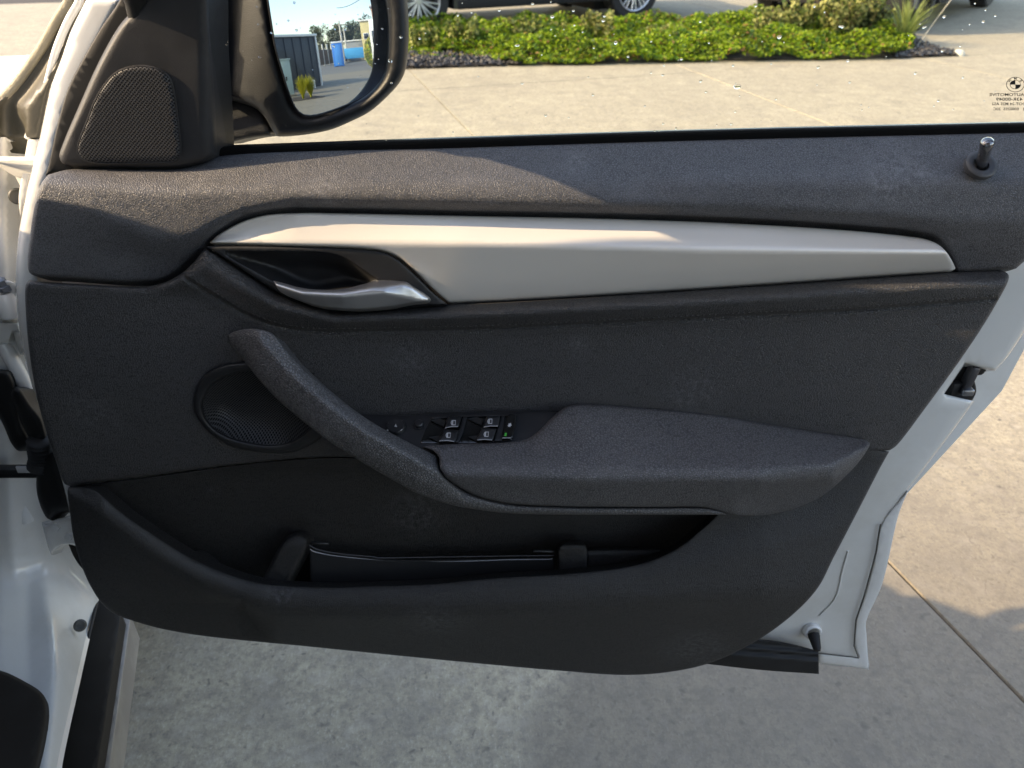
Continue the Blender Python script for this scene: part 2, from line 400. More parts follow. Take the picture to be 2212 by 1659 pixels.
ck = N(mCon, 'ShaderNodeTexVoronoi', feature='DISTANCE_TO_EDGE'); ck.inputs['Scale'].default_value = .9; nk = N(mCon, 'ShaderNodeTexNoise'); nk.inputs['Scale'].default_value = 5; nk.inputs['Detail'].default_value = 6; L.new(v, nk.inputs['Vector'])
sk1 = N(mCon, 'ShaderNodeVectorMath', operation='SCALE'); L.new(nk.outputs['Color'], sk1.inputs[0]); sk1.inputs['Scale'].default_value = .35; av1 = N(mCon, 'ShaderNodeVectorMath', operation='ADD'); L.new(v, av1.inputs[0]); L.new(sk1.outputs[0], av1.inputs[1]); L.new(av1.outputs[0], ck.inputs['Vector'])
cm = N(mCon, 'ShaderNodeMath', operation='MULTIPLY'); L.new(mapr(mCon, ck.outputs['Distance'], .001, .004, .5, 0), cm.inputs[0]); L.new(mapr(mCon, mid_, .45, .6, 0, 1), cm.inputs[1]); c_ = mixc(mCon, cm.outputs[0], c_, (.12,.11,.095))
g2 = N(mCon, 'ShaderNodeTexVoronoi'); g2.inputs['Scale'].default_value = 48; L.new(wv.outputs[0], g2.inputs['Vector']); pg = N(mCon, 'ShaderNodeSeparateColor'); L.new(g2.outputs['Color'], pg.inputs[0]); gm = N(mCon, 'ShaderNodeMath', operation='MULTIPLY'); L.new(mapr(mCon, g2.outputs['Distance'], .1, .3, .7, 0), gm.inputs[0]); L.new(mapr(mCon, pg.outputs[0], .80, .82, 0, 1), gm.inputs[1]); c_ = mixc(mCon, gm.outputs[0], c_, (.13,.12,.10))
sw = N(mCon, 'ShaderNodeTexNoise'); sw.inputs['Scale'].default_value = 3.2; sw.inputs['Detail'].default_value = 8; sw.inputs['Roughness'].default_value = .72; sw.inputs['Distortion'].default_value = 1.6; L.new(v, sw.inputs['Vector']); c_ = mixc(mCon, mapr(mCon, sw.outputs['Fac'], .50, .68, 0, .55), c_, (.24,.215,.175))
# browner part of the concrete beside the car: edge runs along a line on the ground
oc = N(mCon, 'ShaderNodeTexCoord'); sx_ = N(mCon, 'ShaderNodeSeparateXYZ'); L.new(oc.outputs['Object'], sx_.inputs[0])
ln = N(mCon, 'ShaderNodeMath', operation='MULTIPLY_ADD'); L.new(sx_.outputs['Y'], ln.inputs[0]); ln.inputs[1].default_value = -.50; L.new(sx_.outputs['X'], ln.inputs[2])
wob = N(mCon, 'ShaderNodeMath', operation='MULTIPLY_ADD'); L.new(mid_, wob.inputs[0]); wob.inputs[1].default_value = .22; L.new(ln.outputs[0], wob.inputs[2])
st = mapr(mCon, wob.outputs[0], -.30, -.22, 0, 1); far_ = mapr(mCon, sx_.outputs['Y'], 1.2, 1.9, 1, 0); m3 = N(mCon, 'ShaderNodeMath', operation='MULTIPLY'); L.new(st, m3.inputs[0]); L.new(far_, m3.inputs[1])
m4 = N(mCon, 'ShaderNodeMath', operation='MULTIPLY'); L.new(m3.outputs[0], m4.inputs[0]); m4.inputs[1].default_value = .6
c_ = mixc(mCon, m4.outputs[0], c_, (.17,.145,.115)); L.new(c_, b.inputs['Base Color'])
nm = bump(mCon, fin, .6, .0022); nm = bump(mCon, vfin, .7, .0009, nm); L.new(nm, b.inputs['Normal'])
mJoint = M('joint_filler', (.05, .045, .04), .95)
G = 500
gr = structure(mesh('ground', [(-G,-G,-.03),(G,-G,-.03),(G,G,-.03),(-G,G,-.03)], [(0,1,2,3)], mAsph))
ax_a = Vector((.288, -.9575, 0)); ax_b = Vector((.9575, .288, 0))
s1 = Z(995, 265).dot(ax_b); s2 = Z(1630, 205).dot(ax_b); wS = s2 - s1; tS = 7.2
pav = structure(mesh('pavement', [(ax_b*(s1-6.2*wS)+ax_a*-16+Vector((0,0,-.020))), (ax_b*(s1+7.2*wS)+ax_a*-16+Vector((0,0,-.020))), (ax_b*(s1+7.2*wS)+ax_a*21+Vector((0,0,-.020))), (ax_b*(s1-6.2*wS)+ax_a*21+Vector((0,0,-.020)))], [(3,2,1,0)], mJoint))
random.seed(2)
for i in range(-6, 7):
    for j in range(-2, 3):
        a0 = s1 + i*wS + .004; a1 = s1 + (i+1)*wS - .004; b0 = j*tS + .9 + .003; b1 = (j+1)*tS + .9 - .003
        e = .0015; vs = []
        z0 = random.uniform(-.0008, .0008)
        for z, q in ((-.018, 0), (-.005 + z0, 0), (z0, e)):
            for A, B in ((a0+q, b0+q), (a1-q, b0+q), (a1-q, b1-q), (a0+q, b1-q)): vs.append(ax_b*A + ax_a*B + Vector((0,0,z)))
        f = [(8,9,10,11)[::-1]]
        for k in range(4): l = (k+1) % 4; f += [(k, l, 4+l, 4+k)[::-1], (4+k, 4+l, 8+l, 8+k)[::-1]]
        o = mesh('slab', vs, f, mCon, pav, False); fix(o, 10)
# ================================================================== PLANTS ACROSS THE DRIVE
def leafmat(name, col, tr=.35):
    m = M(name, col, .5, spec=.35); n, L, b = nodes(m); out = [x for x in n if x.type == 'OUTPUT_MATERIAL'][0]
    t = N(m, 'ShaderNodeBsdfTranslucent'); mx = N(m, 'ShaderNodeMixShader'); mx.inputs[0].default_value = tr
    v = texco(m); g = noise(m, v, 3.0, 4); cc_ = mixc(m, mapr(m, g, .3, .7, 0, 1), tuple(c*.7 for c in col), tuple(min(1, c*1.35) for c in col))
    L.new(cc_, b.inputs['Base Color']); L.new(cc_, t.inputs[0]); L.new(b.outputs[0], mx.inputs[1]); L.new(t.outputs[0], mx.inputs[2]); L.new(mx.outputs[0], out.inputs[0]); return m
mLf = [leafmat('ground_cover_leaf', (.23,.34,.016)), leafmat('ground_cover_leaf_dark', (.055,.13,.018)), leafmat('ground_cover_leaf_yellow', (.26,.33,.03)), leafmat('ground_cover_leaf_dry', (.30,.17,.06))]
mSh = [leafmat('shrub_leaf_olive', (.17,.21,.05)), leafmat('shrub_leaf_pale', (.38,.38,.13)), leafmat('shrub_leaf_deep', (.07,.12,.03))]
mSt = M('shrub_stem', (.12,.09,.05), .8)
rng = np.random.default_rng(5)
def leaves(name, P, size, mats, probs, parent=None, up=.6, asp=.6):
    n = len(P); nrm = rng.normal(size=(n,3)); nrm[:,2] = np.abs(nrm[:,2]) + up; nrm /= np.linalg.norm(nrm, axis=1, keepdims=True)
    t = np.cross(nrm, rng.normal(size=(n,3))); t /= np.linalg.norm(t, axis=1, keepdims=True); bt = np.cross(nrm, t)
    s = (size * rng.uniform(.55, 1.3, n))[:, None]
    V = np.stack([P - t*s*.5, P + bt*s*asp*.5 + nrm*s*.08, P + t*s*.5 - nrm*s*.1, P - bt*s*asp*.5 + nrm*s*.08], 1).reshape(-1, 3)
    me = bpy.data.meshes.new(name); me.vertices.add(4*n); me.vertices.foreach_set('co', V.ravel()); me.loops.add(4*n); me.loops.foreach_set('vertex_index', np.arange(4*n))
    me.polygons.add(n); me.polygons.foreach_set('loop_start', np.arange(n)*4); me.polygons.foreach_set('loop_total', np.full(n, 4)); me.update()
    for m in mats: me.materials.append(m)
    me.polygons.foreach_set('material_index', rng.choice(len(mats), n, p=probs)); me.polygons.foreach_set('use_smooth', [False]*n); me.update()
    o = bpy.data.objects.new(name, me); C.objects.link(o)
    if parent: adopt(o, parent)
    return o
def poly_fill(pts, n):
    O = np.array(pts); out = np.zeros((0, 2)); lo, hi = O.min(0), O.max(0)
    while len(out) < n:
        q = rng.uniform(lo, hi, (n, 2)); out = np.concatenate([out, q[inside(q, O)]])
    return out[:n]
zz = lambda pts: [tuple(Z(x, y))[:2] for x, y in pts]
bed = zz([(860,150),(1000,146),(1140,141),(1300,138),(1500,133),(1750,129),(1930,126.5),(2074,122),(1985,92),(1960,45),(1600,48),(1400,58),(1200,60),(1000,60),(800,66),(780,110)])
mMul = M('dark_mulch', (.035,.032,.032), .9); n, L, b = nodes(mMul); v = texco(mMul); L.new(mixc(mMul, noise(mMul, v, 30, 5), (.02,.018,.018), (.10,.085,.075)), b.inputs['Base Color']); L.new(bump(mMul, noise(mMul, v, 45, 4), 1, .03), b.inputs['Normal'])
bs = structure(mesh('garden_soil', [(x, y, .012) for x, y in bed], [tuple(range(len(bed)))], mMul, None, False))
if bs.data.polygons[0].normal.z < 0: bs.data.flip_normals()
# pebbles and bark
def chunks(name, P, size, mat, parent=None):
    V = []; F = []
    for x, y in P:
        s = size*rng.uniform(.5, 1.5); o = len(V); c = Vector((x, y, .014 + s*.3)); q = [Vector(rng.normal(size=3)).normalized()*s*.6 for _ in range(3)]
        for k in range(6):
            d = [Vector((1,0,0)),Vector((0,1,0)),Vector((-1,0,0)),Vector((0,-1,0)),Vector((0,0,1)),Vector((0,0,-1))][k]; V.append(c + d*s*(.5 if k < 4 else .35) + q[k % 3]*.35)
        for k in range(4): l = (k+1) % 4; F += [(o+k, o+l, o+4), (o+l, o+k, o+5)]
    return stuff(mesh(name, V, F, mat, parent, False))
mPeb = M('wet_dark_stone', (.022,.020,.022), .5)
chunks('mulch_stones', np.concatenate([poly_fill(zz([(800,152),(1000,146),(1140,143),(1120,124),(1000,112),(800,112)]), 1500), poly_fill(zz([(1930,128),(2070,121),(1985,94),(1930,100)]), 700)]), .035, mPeb)
# ground cover
gc = zz([(1095,144),(1300,141.5),(1500,136.5),(1750,132.5),(1925,129.5),(1970,112),(1950,60),(1600,54),(1400,62),(1200,64),(1000,64),(800,70),(800,100),(880,118),(1000,121),(1060,132)])
P = poly_fill(gc, 78000); O_ = np.array(gc)
gp = np.sin(P[:,0]*7.3+1.1*np.sin(P[:,1]*5))*np.sin(P[:,1]*8.9+1.3*np.sin(P[:,0]*4.1))+.5*np.sin(P[:,0]*17+P[:,1]*13); P = P[(gp > -.75) | (rng.uniform(size=len(P)) < .22)]; de = dist(P, O_)
hh = (.05 + .10*np.clip(de/.25, 0, 1) + .06*np.sin(P[:,0]*5.1+P[:,1]*2)*np.sin(P[:,1]*6.3-P[:,0]) + .05*np.sin(P[:,0]*13)*np.sin(P[:,1]*11)); hh = np.clip(hh, .03, .3)
P3 = np.column_stack([P, .01 + hh*rng.uniform(.25, 1, len(P))**.5])
stuff(leaves('ground_cover', P3, .042, mLf, [.50,.30,.15,.05]))
P = poly_fill(zz([(800,130),(1000,130),(1180,141),(1500,134),(1500,120),(1000,110),(800,112)]), 1500)
stuff(leaves('fallen_leaves', np.column_stack([P, np.full(len(P), .03)]), .04, mLf, [.3,.2,.2,.3]))
def shrub(x, y, ytop, spread, nst, label, mats=mSh, probs=(.4,.4,.2), leaf=.046, per=46):
    nst = int(nst*2.2); ytop -= 10; y -= 8; spread *= 1.4
    c = Z(x, y); t = ray(x, ytop); h = max(.2, CAMH + t[2]/t[1]*c.y)
    r = empty('shrub', c, label, 'shrub', 'leafy shrubs in the garden bed'); st = []; LP = []
    for k in range(nst):
        a = rng.uniform(0, 6.28); e = spread*rng.uniform(.1, 1); hk = h*rng.uniform(.6, 1)
        p = [c + Vector((math.cos(a)*e*.2, math.sin(a)*e*.2, 0)), c + Vector((math.cos(a)*e*.6, math.sin(a)*e*.6, hk*.5)), c + Vector((math.cos(a)*e + rng.uniform(-.03,.03), math.sin(a)*e, hk))]
        q = smooth_pts(p, 8); st.append(tubeM(q, .004, 5))
        for j in range(per):
            i = min(len(q)-1, int(len(q)*rng.uniform(.25, 1.0))); s_ = .055*(1.2 - i/len(q)); LP.append(q[i] + Vector(rng.normal(size=3))*s_*.7)
    v, f = join(st); mesh('stem', v, f, mSt, r); stuff(leaves('foliage', np.array([tuple(p) for p in LP]), leaf, mats, probs, r, .2, .75))
for a in [(1010,118,44,.16,9,'small shrub in front of the nearer silver wheel, left end of the bed'),
          (1145,108,40,.15,8,'olive leafed shrub below the gap between car sill and ground'),
          (1232,104,62,.14,7,'low olive shrub left of the tallest shrub in the bed middle'),
          (1292,112,34,.17,12,'dense yellow green shrub in the middle of the bed'),
          (1440,112,72,.22,12,'wide low yellow green shrub below the farther silver wheel'),
          (1655,104,28,.16,10,'pale shrub with upright sprigs right of the shaded ground'),
          (1716,100,6,.16,12,'tall grey green shrub between two pale bushes'),
          (1800,104,-22,.26,22,'tallest pale shrub with many round leaves, left of the strappy plant'),
          (1862,100,-5,.15,10,'thin leaved shrub just left of the strappy plant'),
          (915,120,70,.16,8,'orange tinged shrub beside the wing mirror edge')]:
    shrub(*a[:5], a[5], probs=(.35,.5,.15) if 'pale' in a[5] or 'yellow' in a[5] else (.45,.25,.3))
def blades(name, c, n, h, spread, mat, parent, w=.008, droop=.35):
    V = []; F = []
    for k in range(n):
        a = rng.uniform(0, 6.28); hk = h*rng.uniform(.55, 1.05); e = spread*rng.uniform(.15, 1); d = Vector((math.cos(a), math.sin(a), 0)); sd = Vector((-d.y, d.x, 0)); o = len(V)
        for j in range(5):
            t = j/4; p = c + d*(e*t**1.5 + .02) + Vector((0,0,hk*(t - droop*t**3*e/spread))); ww = w*(1-t)**.6 + .0008
            V += [p - sd*ww, p + sd*ww]
        for j in range(4): F.append((o+2*j, o+2*j+1, o+2*j+3, o+2*j+2))
    return stuff(mesh(name, V, F, mat, parent, False))
c = Z(1945, 100); sp_ = empty('strappy_plant', c, 'spiky pale green strap leaved plant at the right end of the garden bed', 'plant')
blades('leaf_blades', c, 130, .52, .42, leafmat('strap_leaf', (.28,.33,.10), .3), sp_)
tube('pale_stalk', [c + Vector((.12,-.1,.02)), c + Vector((.26,-.1,.30)), c + Vector((.44,-.1,.64))], .003, M('dry_stalk', (.6,.58,.5), .6), sp_, 5)
st_ = lathe('pale_stone', Z(2070, 120) + Vector((0,0,.015)), (0,0,1), [(.001,.04),(.03,.035),(.05,.015),(.055,-.02)], M('pale_stone', (.6,.57,.48), .8), None, 10); tag(st_, 'small pale stone at the tip of the garden bed', 'stone')
ks = box('edging_block', Z(1500, 84) + Vector((0,0,.05)), (.75,.12,.16), M('edging_concrete', (.50,.42,.30), .85), None, .1, .015); tag(ks, 'short pale concrete block lying inside the green bed', 'block')
# ================================================================== PARKED CARS
mTyre = plastic('tyre_rubber', (.022,.022,.023), .75, .001, 300); mRim = M('silver_alloy', (.62,.64,.68), .28, .6, coat=.3); mDkPaint = paint('charcoal_paint', (.020,.021,.026), amt=.15, dirt=(.10,.09,.08)); mUnder = M('underbody', (.012,.012,.013), .8); mCarGlass = M('tinted_glass', (.01,.012,.014), .05, coat=1)
mBrake = M('brake_disc', (.25,.24,.23), .4, .8)
def wheel(c, axis, r, parent, ns=10, rimr=.70, rim=None):
    ax = Vector(axis).normalized(); a = Vector((0,0,1)); b_ = ax.cross(a); w_ = .11
    t = lathe('wheel', c, ax, [(r*rimr,-w_),(r*.93,-w_),(r*.985,-w_*.85),(r,-w_*.5),(r,w_*.5),(r*.985,w_*.85),(r*.93,w_),(r*rimr,w_*.95),(r*rimr,-w_)], mTyre, parent, 48)
    P_ = [latheM(c, ax, [(r*rimr*1.0,w_*.95),(r*rimr*.98,w_*1.02),(r*rimr*.93,w_*.98),(r*rimr*.90,w_*.6),(r*rimr*.89,-w_*.8)], 48), latheM(c, ax, [(.001,w_*.86),(r*.09,w_*.86),(r*.13,w_*.72),(r*.14,w_*.4)], 24)]
    for k in range(ns):
        for sg in (-1, 1):
            th = 2*math.pi*(k)/ns; d0 = a*math.cos(th) + b_*math.sin(th); th2 = th + sg*.13; d1 = a*math.cos(th2) + b_*math.sin(th2)
            p0 = Vector(c) + ax*w_*.70 + d0*r*.10; p1 = Vector(c) + ax*w_*.84 + d1*r*rimr*.94; d = (p1-p0); s_ = d.normalized().cross(ax)
            q = []
            for p, ww in ((p0, .012), (p1, .0085)):
                for u, h in ((-1,-1),(1,-1),(1,.4),(.5,1),(-.5,1),(-1,.4)): q.append(p + s_*ww*u + ax*.011*h)
            P_.append((q, [(i, (i+1)%6, 6+(i+1)%6, 6+i) for i in range(6)] + [tuple(range(6)), tuple(range(6,12))]))
    v, f = join(P_); fix(mesh('rim', v, f, rim or mRim, t), 40)
    v, f = latheM(c, ax, [(r*.12,w_*.25),(r*.48,w_*.25),(r*.48,w_*.1),(r*.12,w_*.1)], 32); mesh('brake_disc', v, f, mBrake, t)
    return t
def vehicle(o, fx, label, lenf=.95, lenr=.85, wb=2.74, wid=1.82, r=.345, paintm=mDkPaint, h=1.62, clear=.24, ns=10, name='parked_car', cat='car', rim=None):
    """o: near side wheel at the start; fx: unit vector along the car; far side lies to its left"""
    fx = Vector(fx).normalized(); ny = Vector((-fx.y, fx.x, 0)); o = Vector((o[0], o[1], 0))
    e = empty(name, o, label, cat, None)
    Lp = lambda x, y, z: o + fx*x + ny*(y - .02) + Vector((0,0,z))
    def arch(cx_, n=10): return [(cx_ + (r+.05)*math.cos(t), max(clear, r + (r+.05)*math.sin(t))) for t in np.linspace(math.pi*1.08, -.08*math.pi, n)]
    pr = [(-lenr, .42), (-lenr+.03, clear+.02)] + arch(0) + arch(wb) + [(wb+lenf-.12, clear+.0), (wb+lenf, .40), (wb+lenf-.02, .72), (wb+lenf-.25, .95), (wb+.1, 1.04), (wb-.4, 1.06), (-lenr+.25, 1.05), (-lenr+.02, .90)]
    n_ = len(pr); vo, eo, fo, _, _, _ = delaunay_2d_cdt([Vector(p) for p in pr], [(i,(i+1)%n_) for i in range(n_)], [], 1, 1e-6)
    vs = []; fs = []; ring = {}
    for yy, ins_ in ((0,.035), (.05,0), (wid-.05,0), (wid,.035)):
        ring[yy] = len(vs)
        for v in vo:
            zc = v.y; vs.append(Lp(v.x*(1) , yy, zc - (ins_ if zc > .95 else 0)) if True else None)
    m0 = len(vo)
    for k in range(3):
        for i in range(n_): j = (i+1) % n_; fs.append((k*m0+i, k*m0+j, (k+1)*m0+j, (k+1)*m0+i))
    for f in fo: fs.append(tuple(f)); fs.append(tuple(3*m0+i for i in f[::-1]))
    body = fix(mesh('body', vs, fs, paintm, e), 30)
    # greenhouse
    g0 = [(-lenr+.28, 1.04), (wb-.35, 1.05), (wb-1.0, h-.03), (wb-1.5, h), (.1, h-.01), (-lenr+.45, h-.10)]
    vs = []; 
    for yy, k in ((.07, 0), (wid-.07, 1)):
        for x, z in g0:
            inn = .20 if z > 1.1 else 0; vs.append(Lp(x, yy + (inn if k == 0 else -inn), z))
    m6 = len(g0); fs = [tuple(range(m6))[::-1], tuple(range(m6, 2*m6))] + [(i, (i+1)%m6, m6+(i+1)%m6, m6+i) for i in range(m6)]
    fix(mesh('cabin_glass', vs, fs, mCarGlass, e), 20)
    vs = []
    for yy in (.26, wid-.26):
        for x, z in g0[2:]: vs.append(Lp(x, yy, z + .012))
    fs = [(i, (i+1), 4+(i+1), 4+i) for i in range(3)]; ro = mesh('roof', vs, fs, paintm, e); md_ = ro.modifiers.new('s', 'SOLIDIFY'); md_.thickness = .03
    # plastic skirt and underbody
    rz_ = math.atan2(fx.y, fx.x)
    box('side_skirt', Lp(wb/2, .03, clear+.05), (wb-.85, .07, .10), mUnder, e, rz_, .015)
    box('underbody', Lp(wb/2, wid/2, clear+.06), (wb+.9, wid-.5, .06), mUnder, e, rz_, .01)
    for x in (wb+lenf-.06, -lenr+.05): box('bumper', Lp(x, wid/2, .36), (.14, wid-.14, .24), mUnder, e, rz_, .03)
    for x in (-lenr+.02, wb+lenf-.06):
        for y in (.28, wid-.28): box('lamp', Lp(x, y, .80), (.08, .34, .14), M('lamp_lens', (.35,.05,.04) if x < 0 else (.7,.7,.7), .1, coat=1), e, rz_, .02)
    for x in (.55, 1.55): box('door_handle', Lp(x, -.005, .92), (.18, .03, .03), paintm, e, rz_, .008)
    for x in (0, wb):
        wheel(Lp(x, .13, r), -ny, r, e, ns, rim=rim); wheel(Lp(x, wid-.13, r), ny, r, e, ns, rim=rim)
        box('wheel_well', Lp(x, wid/2, r+.05), (2*r+.02, wid-.75, 2*r-.1), mUnder, e, rz_, .02)
    return e
A_ = Vector((-.98, 9.05, 0)); B_ = Vector((1.52, 10.28, 0))
vehicle(A_, B_ - A_, 'dark charcoal car on twin spoke silver wheels parked behind the garden bed')
V2 = Z(1985, 70)
vehicle(Vector((V2.x + .05, V2.y + .1, 0)), (.66, .75, 0), 'black vehicle showing one dark tyre at the top right, behind the strappy plant', lenr=.55, lenf=.8, wb=2.9, r=.37, ns=7, h=1.8, wid=1.9, rim=mUnder)
# ================================================================== THE OPEN DOOR
Hc = Vector((-.62, .84, 0)); Fc = Vector((-.285, .9585, 0)).normalized(); Rc = Vector((Fc.y, -Fc.x, 0)); rzc = math.atan2(Rc.y, Rc.x)
def CL(x, y, z): return Hc + Rc*x + Fc*y + Vector((0,0,z))
D = car = empty('white_car', CL(-.8, -.9, 0), 'white car with its front door wide open, black vinyl door lining and silver trim strip', 'car')
BELT = ([60, 470, 1000, 1500, 2000, 2212, 2500], [362, 337, 318, 302, 290, 285, 279])
# --- white steel shell
shell_out = [(259,-10,1),(218,60),(186,115),(147,191),(123,273),(101,368),(90,430),(75,600),(95,850),(150,1048,1),(165,1150),(240,1300),(700,1340),(1300,1390),(1530,1385,1),
 (1642,1382),(1768,1412,1),(1768,1431),(1852,1441),(1874,1444,1),(1878,1437,1),(1869,1374),(1868,1344),(1902,1264),(1938,1097),(1990,1020),(2056,933),(2104,866,1),(2040,851,1),(2085,785,1),(2127,797),(2149,801,1),(2175,772),(2260,640),(2330,520),(2380,400),(2400,290,1),
 (2212,285),(1500,300),(470,334,1),(400,300),(330,120),(310,-10,1)]
left_o = [(191,-10,1),(153,68),(134,123),(109,191),(85,300),(65,382),(49,453),(38,520),(34,590),(35,657),(46,733),(55,780),(68,830),(106,937),(124,1006),(148,1096),(169,1191),(215,1290),(300,1335,1),(330,1250,1),(200,1050,1),(130,900),(90,700),(95,500),(110,400),(150,250),(200,130),(259,20),(272,-10,1)]
shell_o2 = [(110,420,1),(90,600),(110,850),(165,1048,1),(190,1150),(260,1290),(700,1340),(1300,1390),(1530,1385,1)] + shell_out[15:36] + [(2212,287,1),(1500,304),(470,340,1)]
sh_f = prof(([0,2500],[300,280],.725),([0,2500],[600,600],.70),([0,2500],[1000,1000],.690),([0,2500],[1400,1400],.690), soft=30)
shell = pillow('inner_shell', shell_o2, lambda x, y: sh_f(x, y) + .05*np.clip((np.interp(y,[300,900,1200,1450],[1900,1800,1600,1450]) - x)/160.,0,1), mWhiteJ, D, r=9, dr=.006, grid=26, back=.03)
fr_l = pillow('front_frame', left_o, prof(([0,400],[0,0],.700),([0,400],[500,500],.690),([0,400],[1200,1200],.690), soft=0), mWhite, D, r=16, dr=.016, grid=12, back=.03)
# pressed channel and hem at the rear lower corner
hem = pillow('hem_flange', [(1962,1060,1),(1906,1128),(1887,1216),(1866,1290),(1849,1340),(1846,1395),(1855,1420,1),(1768,1411,1),(1768,1432,1),(1852,1443),(1877,1447,1),(1872,1370),(1871,1344),(1905,1264),(1942,1110)], .688, mWhite, D, r=5, dr=.003, grid=14, back=.006)
tube('sealer_bead', [W(x, y, .6865) for x, y in [(1902,1133),(1893,1190),(1885,1222),(1866,1290),(1849,1340),(1845,1395),(1854,1421),(1812,1416),(1768,1411)]], .0010, M('dark_sealer', (.09,.085,.07), .6), D, 6)
rib = tube('pressed_rib', smooth_pts([W(x, y, .6896) for x, y in [(1832,1190),(1820,1232),(1805,1290),(1770,1330)]]), .0014, mWhiteJ, D, 8)
# rubber stop in its white cup
c0 = W(1756, 1366, .684)
lathe('stop_cup', c0, (0,-1,.15), [(.0125,-.004),(.0118,.001),(.0100,.0026),(.0078,.002),(.0066,-.001)], mWhite, D)
ax = Vector((.02,-1,-.42)).normalized()
lathe('rubber_stop', c0 - Vector((0,.002,0)), ax, [(.0001,0),(.0072,0),(.0074,.004),(.0066,.010),(.0052,.019),(.0040,.0225),(.0018,.0232),(.0014,.021),(.0001,.0205)], mRub, D)
# plug and dirt speck holes
lathe('drain_plug', W(1756,1275,.6875), (0,-1,0), [(.0058,0),(.0055,.0010),(.003,.0016),(.0001,.0012)], mWhiteJ, D, 20)
# sill sealing flap
fl = pillow('sealing_flap', [(1500,1383,1),(1642,1382),(1700,1390),(1768,1407,1),(1769,1456,1),(1640,1447),(1500,1431,1)], prof(([1500,1768],[1380,1405],.676),([1500,1768],[1391,1414],.668),([1500,1768],[1399,1420],.674),([1500,1768],[1404,1425],.667),([1500,1768],[1440,1458],.664), soft=3), mRub, D, r=2, dr=.001, grid=5, back=.003)
# --- latch in its opening
lat = empty('door_latch', (0,0,0), '', ''); del lat['label'], lat['category']; 
b0 = W(2078, 826, .70); lat.location = b0; adopt(lat, D); lat.matrix_parent_inverse = Matrix.Translation(-D.location)
lw = pillow('latch_plate', [(2120,790,1),(2088,783,1),(2036,852,1),(2100,866,1),(2109,845),(2098,800,1)], .712, mRub, lat, r=3, dr=.003, grid=8, back=.02)
box('latch_hook', W(2094,815,.704), (.0085,.012,.030), M('latch_steel', (.10,.10,.11), .35, .8), lat, bev=.002, rot=Matrix.Rotation(R(6),3,'Y'))
box('latch_jaw', W(2088,845,.700), (.013,.010,.008), M('latch_jaw_steel', (.30,.31,.33), .3, 1), lat, bev=.002)
pillow('latch_cover', [(2095,790,1),(2133,797,1),(2120,810),(2098,805,1)], .704, mRub, lat, r=2, dr=.002, grid=6, back=.012)
box('latch_pawl', W(2066,838,.706), (.016,.008,.016), mDark, lat, bev=.002, rz=.2)
# --- outer skin of the door (seen from outside and by the mirror)
ov = []; of = []
prfz = [(1.085,.735),(1.06,.765),(.95,.79),(.80,.80),(.62,.795),(.50,.785),(.43,.765)]
for i, xx in enumerate(np.linspace(-.50, .62, 16)):
    for z, y in prfz:
        lim = .585 - max(0, (.8 - z)) * .46 + max(0, z - .8) * .05
        X = -.50 + (xx + .50) / 1.12 * (lim + .50); ov.append((X, y - .03 * ((xx + .5) / 1.12) ** 3, z))
m_ = len(prfz)
for i in range(15):
    for k in range(m_ - 1): of.append((i*m_+k, i*m_+k+1, (i+1)*m_+k+1, (i+1)*m_+k))
sk_ = mesh('outer_skin', ov, of, mWhite, D); md = sk_.modifiers.new('s', 'SOLIDIFY'); md.thickness = .004
# --- window frame (front pillar, roof run, rear pillar), leaning inwards
def glassY(z): return .722 - .34 * max(0, z - 1.09) - .10 * max(0, z - 1.2) 
def fp(x, z, dy=0): return Vector((x, glassY(z) + dy, z))
ftop = [fp(-.302,1.205),fp(-.292,1.24),fp(-.26,1.282,-.01),fp(-.21,1.312,-.02),fp(-.12,1.37,-.025),fp(-.01,1.43,-.025),fp(.12,1.50),fp(.34,1.525),fp(.52,1.52),fp(.60,1.49),fp(.63,1.40),fp(.645,1.25),fp(.655,1.09)]
wf = tube('window_frame', smooth_pts(ftop, 60), [.008]*4+[.010]*3+[.014]*2+[.020,.026,.033,.040,.046]+[.052]*60, mRub, D, 10)
# --- glass
def gl(x, y):
    d = ray(x, y); Y = .72
    for _ in range(6): z = CAMH + d[2] / d[1] * Y; Y = glassY(z)
    return Vector(d / d[1] * Y) + Vector((0, 0, CAMH))
gv = []; gf = []; zs = [1.06, 1.10, 1.15, 1.20, 1.28, 1.36, 1.44, 1.50]
for z in zs:
    xl = float(np.interp(z, [1.06,1.24,1.32,1.38,1.45,1.5], [-.33,-.29,-.22,-.13,-.01,.10]))
    for k in range(9): gv.append(fp(xl + (.64 - xl) * k / 8, z))
for i in range(len(zs) - 1):
    for k in range(8): gf.append((i*9+k, i*9+k+1, (i+1)*9+k+1, (i+1)*9+k))
glass = mesh('window_glass', gv, gf, mGlass, D)
# droplets on the outer face
random.seed(4); dv = []
spots = [(1593,187,11,7),(843,131,6,6),(1330,92,5,5),(1193,36,5,4),(1117,98,7,3),(1303,45,4.5,3),(1768,145,4,4),(1684,80,6,5),(1820,58,4,4),(1760,14,3,3),(2028,217,4,4),(2040,36,4,4),(1815,57,4,3),(1832,131,4,4),(1978,158,4,4),(866,80,4,4),(1283,104,3,2),(1472,128,4,3),(1432,162,4,3),(1514,175,4,4),(1179,249,4,4),(1128,180,4,3),(1281,205,3.5,3.5),(1433,267,3.5,3),(1580,268,4,3.5),(1415,283,3,3),(989,33,3,3)]
for x, y, a, b in spots: dv.append((x, y, a*.75, b*.75))
for i in range(110):
    x = random.uniform(480, 2205); y = random.uniform(0, 296 if x > 900 else 310)
    s_ = random.choice([1.1,1.4,1.7,2,2.6]) ; dv.append((x, y, s_, s_ * random.uniform(.75, 1.05)))
